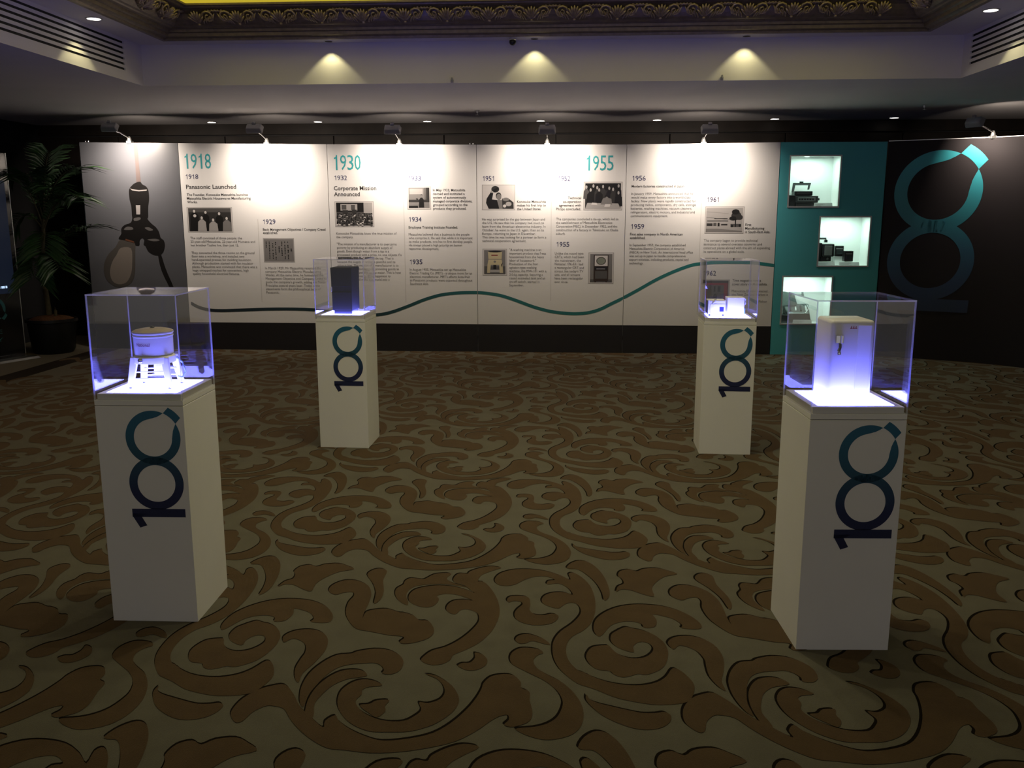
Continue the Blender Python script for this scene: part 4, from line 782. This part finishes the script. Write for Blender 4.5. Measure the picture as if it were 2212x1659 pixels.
# ------------------------------------------------------------------ plinths, acrylic covers, exhibits
PW, PH, CH = .3435, .905, .4054
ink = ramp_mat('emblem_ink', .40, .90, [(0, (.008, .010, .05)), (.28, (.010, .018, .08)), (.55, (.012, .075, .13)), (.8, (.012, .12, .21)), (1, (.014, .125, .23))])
where = ['carrying the toy washing machine', 'carrying the tall black box', 'carrying two small pale boxes', 'carrying the white water dispenser']
PROOT = []
for i, (px, py, pa, lx, lz, lr) in enumerate(PLINTHS):
    t = empty('display_plinth', (px, py, 0), pa); tag(t, 'white square plinth with blue 100 emblem, ' + where[i], 'plinth', 'white plinths with glowing tops')
    h = PW / 2
    MB().box(-h, h, -h, h, 0, PH - .022).build('body', M_white, t, bevel=.0015)
    MB().box(-h, h, -h, h, PH - .020, PH).build('cap_board', M_white, t, bevel=.001)
    e = h - .009
    MB().box(-e, e, -e, e, PH, PH + .024).build('platform', M_white, t, bevel=.001)
    q = e - .026
    MB().box(-q, q, -q, q, PH + .0235, PH + .0252).build('light_bed', M_led, t)
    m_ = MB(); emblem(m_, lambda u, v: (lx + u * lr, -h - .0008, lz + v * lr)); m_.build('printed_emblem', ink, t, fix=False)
    c = empty('acrylic_cover', (px, py, PH), pa); tag(c, 'clear acrylic box cover over ' + ['the toy washing machine', 'the tall black box', 'the two small pale boxes', 'the white water dispenser'][i], 'display cover', 'clear covers on the plinths')
    g = .005
    def pane(x0, x1, y0, y1, z0, z1, thin):
        m_ = MB().box(x0, x1, y0, y1, z0, z1)
        ax = {'z': (0, 1), 'y': (2, 4), 'x': (3, 5)}[thin]
        m_.m = [0 if k in ax else 1 for k in range(6)]
        m_.build('pane', [M_case, M_edge], c, fix=False)
    pane(-h, h, -h, -h + g, 0, CH - g, 'y'); pane(-h, h, h - g, h, 0, CH - g, 'y')
    pane(-h, -h + g, -h + g, h - g, 0, CH - g, 'x'); pane(h - g, h, -h + g, h - g, 0, CH - g, 'x')
    pane(-h, h, -h, h, CH - g, CH, 'z')
ZP = PH + .0255
def place(i, lx=0., ly=0., rz=0.):
    px, py, pa = PLINTHS[i][:3]; c, s_ = math.cos(pa), math.sin(pa)
    return (px + c * lx - s_ * ly, py + s_ * lx + c * ly, ZP), pa + rz
# washing machine
loc, rz = place(0); t = empty('washing_machine', loc, rz); tag(t, 'miniature white round-tub washing machine on splayed legs under acrylic', 'washing machine')
MB().lathe([(.070, .128), (.0735, .132), (.0745, .200), (.0765, .2015), (.0765, .206), (.0745, .2075), (.0755, .212), (.0775, .2135), (.0775, .2185), (.074, .219)], 48).build('tub', M_enamel, t, smooth=True)
lid = MB().lathe([(.0770, .2185), (.0775, .221), (.068, .2265), (.045, .2315), (.02, .2335), (.001, .234)], 48).build('lid', mat('lid_beige', (.30, .235, .18), .3), t, smooth=True)
MB().lathe([(.007, .233), (.009, .236), (.006, .240), (.001, .241)], 12).build('lid_knob', M_blackplastic, lid)
m_ = MB(); tg = MB()
text_lines(m_, ['National'], -.040, .168, .0125, .056, .02, 'L', 0, .01, lambda a, b: (.0752 * math.sin(a / .0752), -.0752 * math.cos(a / .0752), b))
m_.build('printed_name', mat('print_maroon', (.20, .02, .06), .5), t, fix=False)
MB().lathe([(.079, .098), (.080, .100), (.079, .122), (.072, .127), (.070, .127)], 48).build('skirt', M_enamel, t, smooth=True)
k_ = MB().lathe([(.0045, 0), (.0095, .001), (.0095, .004), (.006, .007), (.001, .0075)], 16).build('control_knob', M_chrome, t, smooth=True)
k_.location = (-.022, -.0785, .114); k_.rotation_euler = (math.pi / 2, 0, 0)
for sx, sy in ((-1, -1), (1, -1), (1, 1), (-1, 1)):
    a, b = .060 * sx, .058 * sy
    tx_, ty_ = .060 * sx, .045 * sy; bx_, by_ = .078 * sx, .060 * sy
    m_ = MB().hexa([(bx_ - .012, by_ - .006, .004), (bx_ + .012, by_ - .006, .004), (bx_ + .012, by_ + .006, .004), (bx_ - .012, by_ + .006, .004), (tx_ - .016, ty_ - .006, .122), (tx_ + .016, ty_ - .006, .122), (tx_ + .016, ty_ + .006, .122), (tx_ - .016, ty_ + .006, .122)])
    o = m_.build('leg', M_enamel, t, bevel=.003)
    MB().lathe([(.006, 0), (.006, .005)], 10, (bx_, by_, 0)).build('foot', M_blackplastic, o)
for z in (.035, .062):
    for y in (-.045, .045): MB().tube([(-.066, y, z), (.066, y, z + .004)], .003, 6).build('cross_wire', M_enamel, t)
MB().lathe([(.022, .05), (.024, .055), (.024, .095), (.018, .098)], 20, (.02, .0, 0)).build('motor', M_enamel, t, smooth=True)
MB().tube([(.08, .02, .115), (.10, .03, .09), (.105, .04, .05), (.095, .03, .03), (.08, .02, .035)], .004, 8).build('drain_hose', mat('hose_blue_grey', (.25, .35, .50), .4), t, smooth=True)
# black box
loc, rz = place(1); t = empty('black_box_set', loc, rz); tag(t, 'tall plain black box-shaped appliance under acrylic', 'appliance')
bx0, bx1, yf, yb = -.080, .066, -.085, .10
m_ = MB().hexa([(bx0 + .010, yf, .022), (bx1 - .002, yf, .022), (bx1 + .006, yb, .022), (bx0 + .010, yb, .022), (bx0, yf, .318), (bx1, yf, .318), (bx1 + .010, yb, .318), (bx0, yb, .318)])
m_.build('housing', mat('satin_black', (.008, .008, .008), .7, spec=.15), t, bevel=.003)
MB().box(bx0 + .018, bx1 - .004, yf + .002, yb - .01, 0, .022).build('plinth_foot', M_blackplastic, t, bevel=.002)
MB().box(bx0 + .0005, bx0 + .010, yf - .003, yf + .02, .155, .185).build('side_tab', M_alu, t, bevel=.002)
MB().box(bx0 + .008, bx1 - .006, yf - .0025, yf, .030, .150).build('lower_door', mat('satin_black_door', (.008, .008, .008), .65, spec=.15), t, bevel=.002)
MB().box(bx0 + .004, bx1 - .004, yf - .0025, yf, .188, .312).build('upper_door', mat('satin_black_door', (.008, .008, .008), .65, spec=.15), t, bevel=.002)
# two pale boxes
loc, rz = place(2, -.076, .0); t = empty('oven_box', loc, rz); tag(t, 'small pale oven-like box with strap handle and dark square window', 'appliance')
MB().box(-.058, .058, -.05, .075, .012, .106).build('casing', M_enamel, t, bevel=.003)
d_ = MB().box(-.045, .052, -.054, -.0495, .016, .082).build('door', M_enamel, t, bevel=.002)
MB().box(.018, .046, -.0555, -.053, .030, .062).build('window', mat('navy_window', (.03, .03, .12), .2), d_, bevel=.001)
MB().box(-.045, .052, -.0525, -.0495, .086, .103).build('top_strip', M_enamel, t, bevel=.001)
MB().tube([(-.03, -.056, .085), (-.012, -.054, .104), (-.004, -.03, .112), (-.008, .02, .110)], .004, 8).build('strap_handle', mat('strap_grey', (.45, .43, .42), .5), t)
for sx in (-.045, .045):
    for sy in (-.035, .06): MB().lathe([(.008, 0), (.007, .013)], 10, (sx, sy, 0)).build('foot', M_blackplastic, t)
MB().box(-.0605, -.0575, -.045, .07, .02, .10).build('side_plate', mat('side_navy', (.05, .05, .14), .4), t)
loc, rz = place(2, .055, .0); t = empty('tall_pale_box', loc, rz); tag(t, 'taller pale appliance box with a hooked side handle beside the oven box', 'appliance')
MB().box(-.060, .052, -.05, .070, 0, .121).build('casing', M_enamel, t, bevel=.004)
MB().box(-.061, .053, -.051, .071, .119, .125).build('lid', M_enamel, t, bevel=.002)
MB().tube([(.052, -.02, .118), (.062, -.02, .112), (.063, -.02, .085), (.058, -.02, .076)], .005, 8, flat=1.).build('hook_handle', M_enamel, t)
MB().box(.052, .060, -.03, .05, .01, .052).build('side_tank', mat('tank_blue', (.25, .5, .7), .3), t, bevel=.002)
# water dispenser
loc, rz = place(3, -.003, .0); t = empty('water_dispenser', loc, rz); tag(t, 'white rounded countertop water dispenser with chrome tap under acrylic', 'water dispenser')
m_ = MB().hexa([(-.079, -.068, 0), (.079, -.068, 0), (.079, .098, 0), (-.079, .098, 0), (-.079, -.068, .297), (.079, -.068, .297), (.079, .098, .297), (-.079, .098, .297)])
m_.build('body', M_enamel, t, bevel=.012, seg=4, smooth=True)
MB().box(.018, .066, -.0695, -.0675, .03, .28).build('front_strip', M_enamel, t, bevel=.0008)
tp = MB().box(-.064, -.036, -.082, -.066, .215, .245).build('tap', M_chrome, t, bevel=.002)
MB().box(-.049, -.045, -.086, -.082, .215, .244).build('lever', mat('lever_white', (.85, .85, .85), .2), tp)
MB().tube([(-.048, -.08, .216), (-.048, -.082, .200), (-.054, -.086, .188)], [.005, .005, .006], 10).build('spout', M_blackplastic, tp)
MB().lathe([(.006, 0), (.0065, .006), (.004, .012)], 12, (-.052, -.087, .176)).build('nozzle', M_chrome, tp, smooth=True)
m_ = MB()
for k in range(3):
    x0 = -.012 + .0085 * k
    m_.add([(x0, -.0700, .268), (x0 + .003, -.0700, .268), (x0 + .006, -.0700, .2775), (x0 + .0035, -.0700, .2775)], [(0, 1, 2, 3)])
    m_.add([(x0 + .004, -.0700, .268), (x0 + .007, -.0700, .268), (x0 + .007, -.0700, .272), (x0 + .004, -.0700, .272)], [(0, 1, 2, 3)])
m_.add([(-.013, -.0700, .2665), (.014, -.0700, .2665), (.014, -.0700, .2678), (-.013, -.0700, .2678)], [(0, 1, 2, 3)])
m_.build('red_mark', mat('mark_red', (.30, .03, .02), .4), t, fix=False)
m_ = MB()
for z in (.255, .262, .27, .235): m_.box(.079, .083, -.03, -.02, z, z + .004)
m_.build('side_hooks', M_chrome, t)

# ------------------------------------------------------------------ touch-screen kiosk at the edge
ka = math.atan2(9.768 - 9.17, -6.19 + 6.42)
kx, ky = -6.225, 9.79
kv = Vector((math.cos(ka), math.sin(ka), 0)); L_ = .64
t = empty('touch_kiosk', (kx - kv.x * L_ / 2, ky - kv.y * L_ / 2, 0), ka); tag(t, 'tall black glass touch-screen kiosk on a flat metal foot, cut by the frame edge', 'kiosk')
h = L_ / 2
MB().box(-h, h, 0, .05, .04, 2.28).build('glass_body', mat('kiosk_black_glass', (.010, .011, .013), .12), t, bevel=.004)
MB().box(h - .004, h + .003, -.004, .05, .04, 2.28).box(-h - .003, -h + .004, -.004, .05, .04, 2.28).build('edge_strip', M_alu, t)
scr = MB().box(-h + .05, h - .05, -.003, 0, .74, 1.98).build('screen', mat('kiosk_screen', (.006, .009, .015), .3, emit=(.004, .006, .012), estr=1., spec=.2), t)
MB().box(-h + .06, h - .36, -.0045, -.003, 1.35, 1.52).build('screen_picture', mat('kiosk_picture', (.1, .5, .5), .3, emit=(.2, .8, .8), estr=.6), scr)
m_ = MB()
for x0, x1 in ((.075, .09), (.105, .145), (.155, .175)): m_.box(x0, x1, -.0045, -.003, .80, .825)
m_.build('task_bar_icons', mat('kiosk_icons', (.6, .8, 1), .3, emit=(.5, .7, 1.), estr=.8), scr)
m_ = MB(); emblem(m_, lambda u, v: (-.21 + v * .125, -.0025, .58 - u * .125)); m_.build('printed_emblem', mat('kiosk_teal', (.02, .16, .18), .4), t, fix=False)
m_ = MB(); text_lines(m_, ['E', 'Y'], .06, .30, .045, .04, .09, 'R', 0, 0, lambda a, b: (a, -.0025, b)); m_.build('printed_letters', MATS['kiosk_teal'], t, fix=False)
MB().hexa([(-h - .05, -.22, 0), (h + .03, -.22, 0), (h + .03, .22, 0), (-h - .05, .22, 0), (-h - .03, -.20, .025), (h + .01, -.20, .025), (h + .01, .20, .025), (-h - .03, .20, .025)]).build('foot_plate', mat('foot_grey_metal', (.22, .22, .21), .35, metal=.7), t, bevel=.004)
MB().box(-h + .05, h - .05, -.05, .08, .025, .05).build('foot_bracket', M_blackplastic, t)

# ------------------------------------------------------------------ potted palm
pp = empty('potted_palm', (-6.10, 10.16, 0)); tag(pp, 'leafy potted palm in a black tub between the kiosk and the bulb poster', 'plant')
pot = MB().lathe([(.21, 0), (.235, .05), (.265, .36), (.285, .37), (.285, .405), (.262, .405), (.255, .36), (.001, .355)], 32).build('pot', M_blackplastic, pp, smooth=True)
MB().lathe([(.255, .36), (.24, .40), (.16, .43), (.06, .445), (.001, .447)], 24).build('soil', mat('terracotta_mulch', (.20, .085, .035), .9, noise=.5, scale=40, bump=.8, bscale=60), pp, smooth=True)
M_leaf = mat('palm_leaf', (.030, .078, .022), .38, noise=.35, scale=5)
M_stem = mat('palm_stem', (.10, .085, .045), .7, noise=.3, scale=20)
def bez(a, b, c, t_): return a * (1 - t_) ** 2 + b * 2 * t_ * (1 - t_) + c * t_ ** 2
MB().tube([(-.02, 0, .42), (-.04, 0, .75), (-.03, -.02, 1.0), (-.01, -.02, 1.25), (.02, 0, 1.55)], [.035, .03, .03, .026, .02], 10).build('trunk', M_stem, pp, smooth=True)
MB().tube([(.08, -.05, .42), (.09, -.05, .50), (.085, -.05, .54)], [.02, .016, .008], 8).build('cut_stub', M_stem, pp)
rnd = random.Random(11)
FR = [((.02, 0, 1.55), (.25, -.1, 2.15), (.66, -.25, 2.12)), ((.02, 0, 1.5), (.35, -.15, 1.95), (.62, -.3, 1.80)), ((0, 0, 1.5), (-.15, .0, 2.1), (-.34, .02, 2.02)), ((0, 0, 1.45), (-.2, .02, 1.75), (-.34, .0, 1.45)),
      ((0, 0, 1.2), (.35, -.15, 1.45), (.72, -.25, 1.48)), ((0, -.02, 1.0), (.0, -.2, 1.25), (.04, -.33, .92)), ((.02, 0, 1.55), (.12, -.05, 2.2), (.22, -.1, 2.30)), ((0, 0, 1.3), (.2, -.25, 1.55), (.28, -.5, 1.22)),
      ((0, 0, 1.15), (-.2, .02, 1.35), (-.30, .03, 1.08)), ((.02, 0, 1.55), (-.02, -.12, 2.15), (.05, -.3, 2.05)), ((0, 0, 1.4), (.2, -.08, 1.8), (.42, -.16, 1.75)), ((0, -.02, 1.05), (.15, -.2, 1.3), (.35, -.35, 1.02)), ((.0, 0, 1.5), (.3, -.3, 2.0), (.45, -.5, 1.9))]
for a, b, c in FR:
    a, b, c = Vector(a), Vector(b), Vector(c)
    pts = [bez(a, b, c, k / 10) for k in range(11)]
    fr = MB().tube(pts, [.009 - .0007 * k for k in range(11)], 6).build('frond', M_stem, pp, smooth=True)
    m_ = MB()
    for k in range(17):
        t_ = .22 + .78 * k / 16; p_ = bez(a, b, c, t_); d = (bez(a, b, c, min(1, t_ + .02)) - bez(a, b, c, t_ - .02)).normalized()
        sd = d.cross(Vector((0, 0, 1))); sd = sd.normalized() if sd.length > .05 else Vector((1, 0, 0)); up = sd.cross(d)
        Lf = .30 * math.sin(math.pi * min(1, .25 + .72 * (1 - t_) + .12)) * rnd.uniform(.85, 1.1) + .06
        for sg in (-1, 1):
            dr = (sd * sg * .78 + d * .62 + up * rnd.uniform(.0, .25)).normalized(); wd = d.cross(dr).cross(dr).normalized() * .022
            mid = p_ + dr * Lf * .5 + Vector((0, 0, -.01)); tip = p_ + dr * Lf + Vector((0, 0, -.25 * Lf)); fold = up * .006
            vs_ = [p_, mid + wd, mid - fold, mid - wd, tip]
            m_.add(vs_, [(0, 1, 2), (0, 2, 3), (1, 4, 2), (2, 4, 3)])
    stuff(m_.build('leaflets', M_leaf, fr, fix=False))
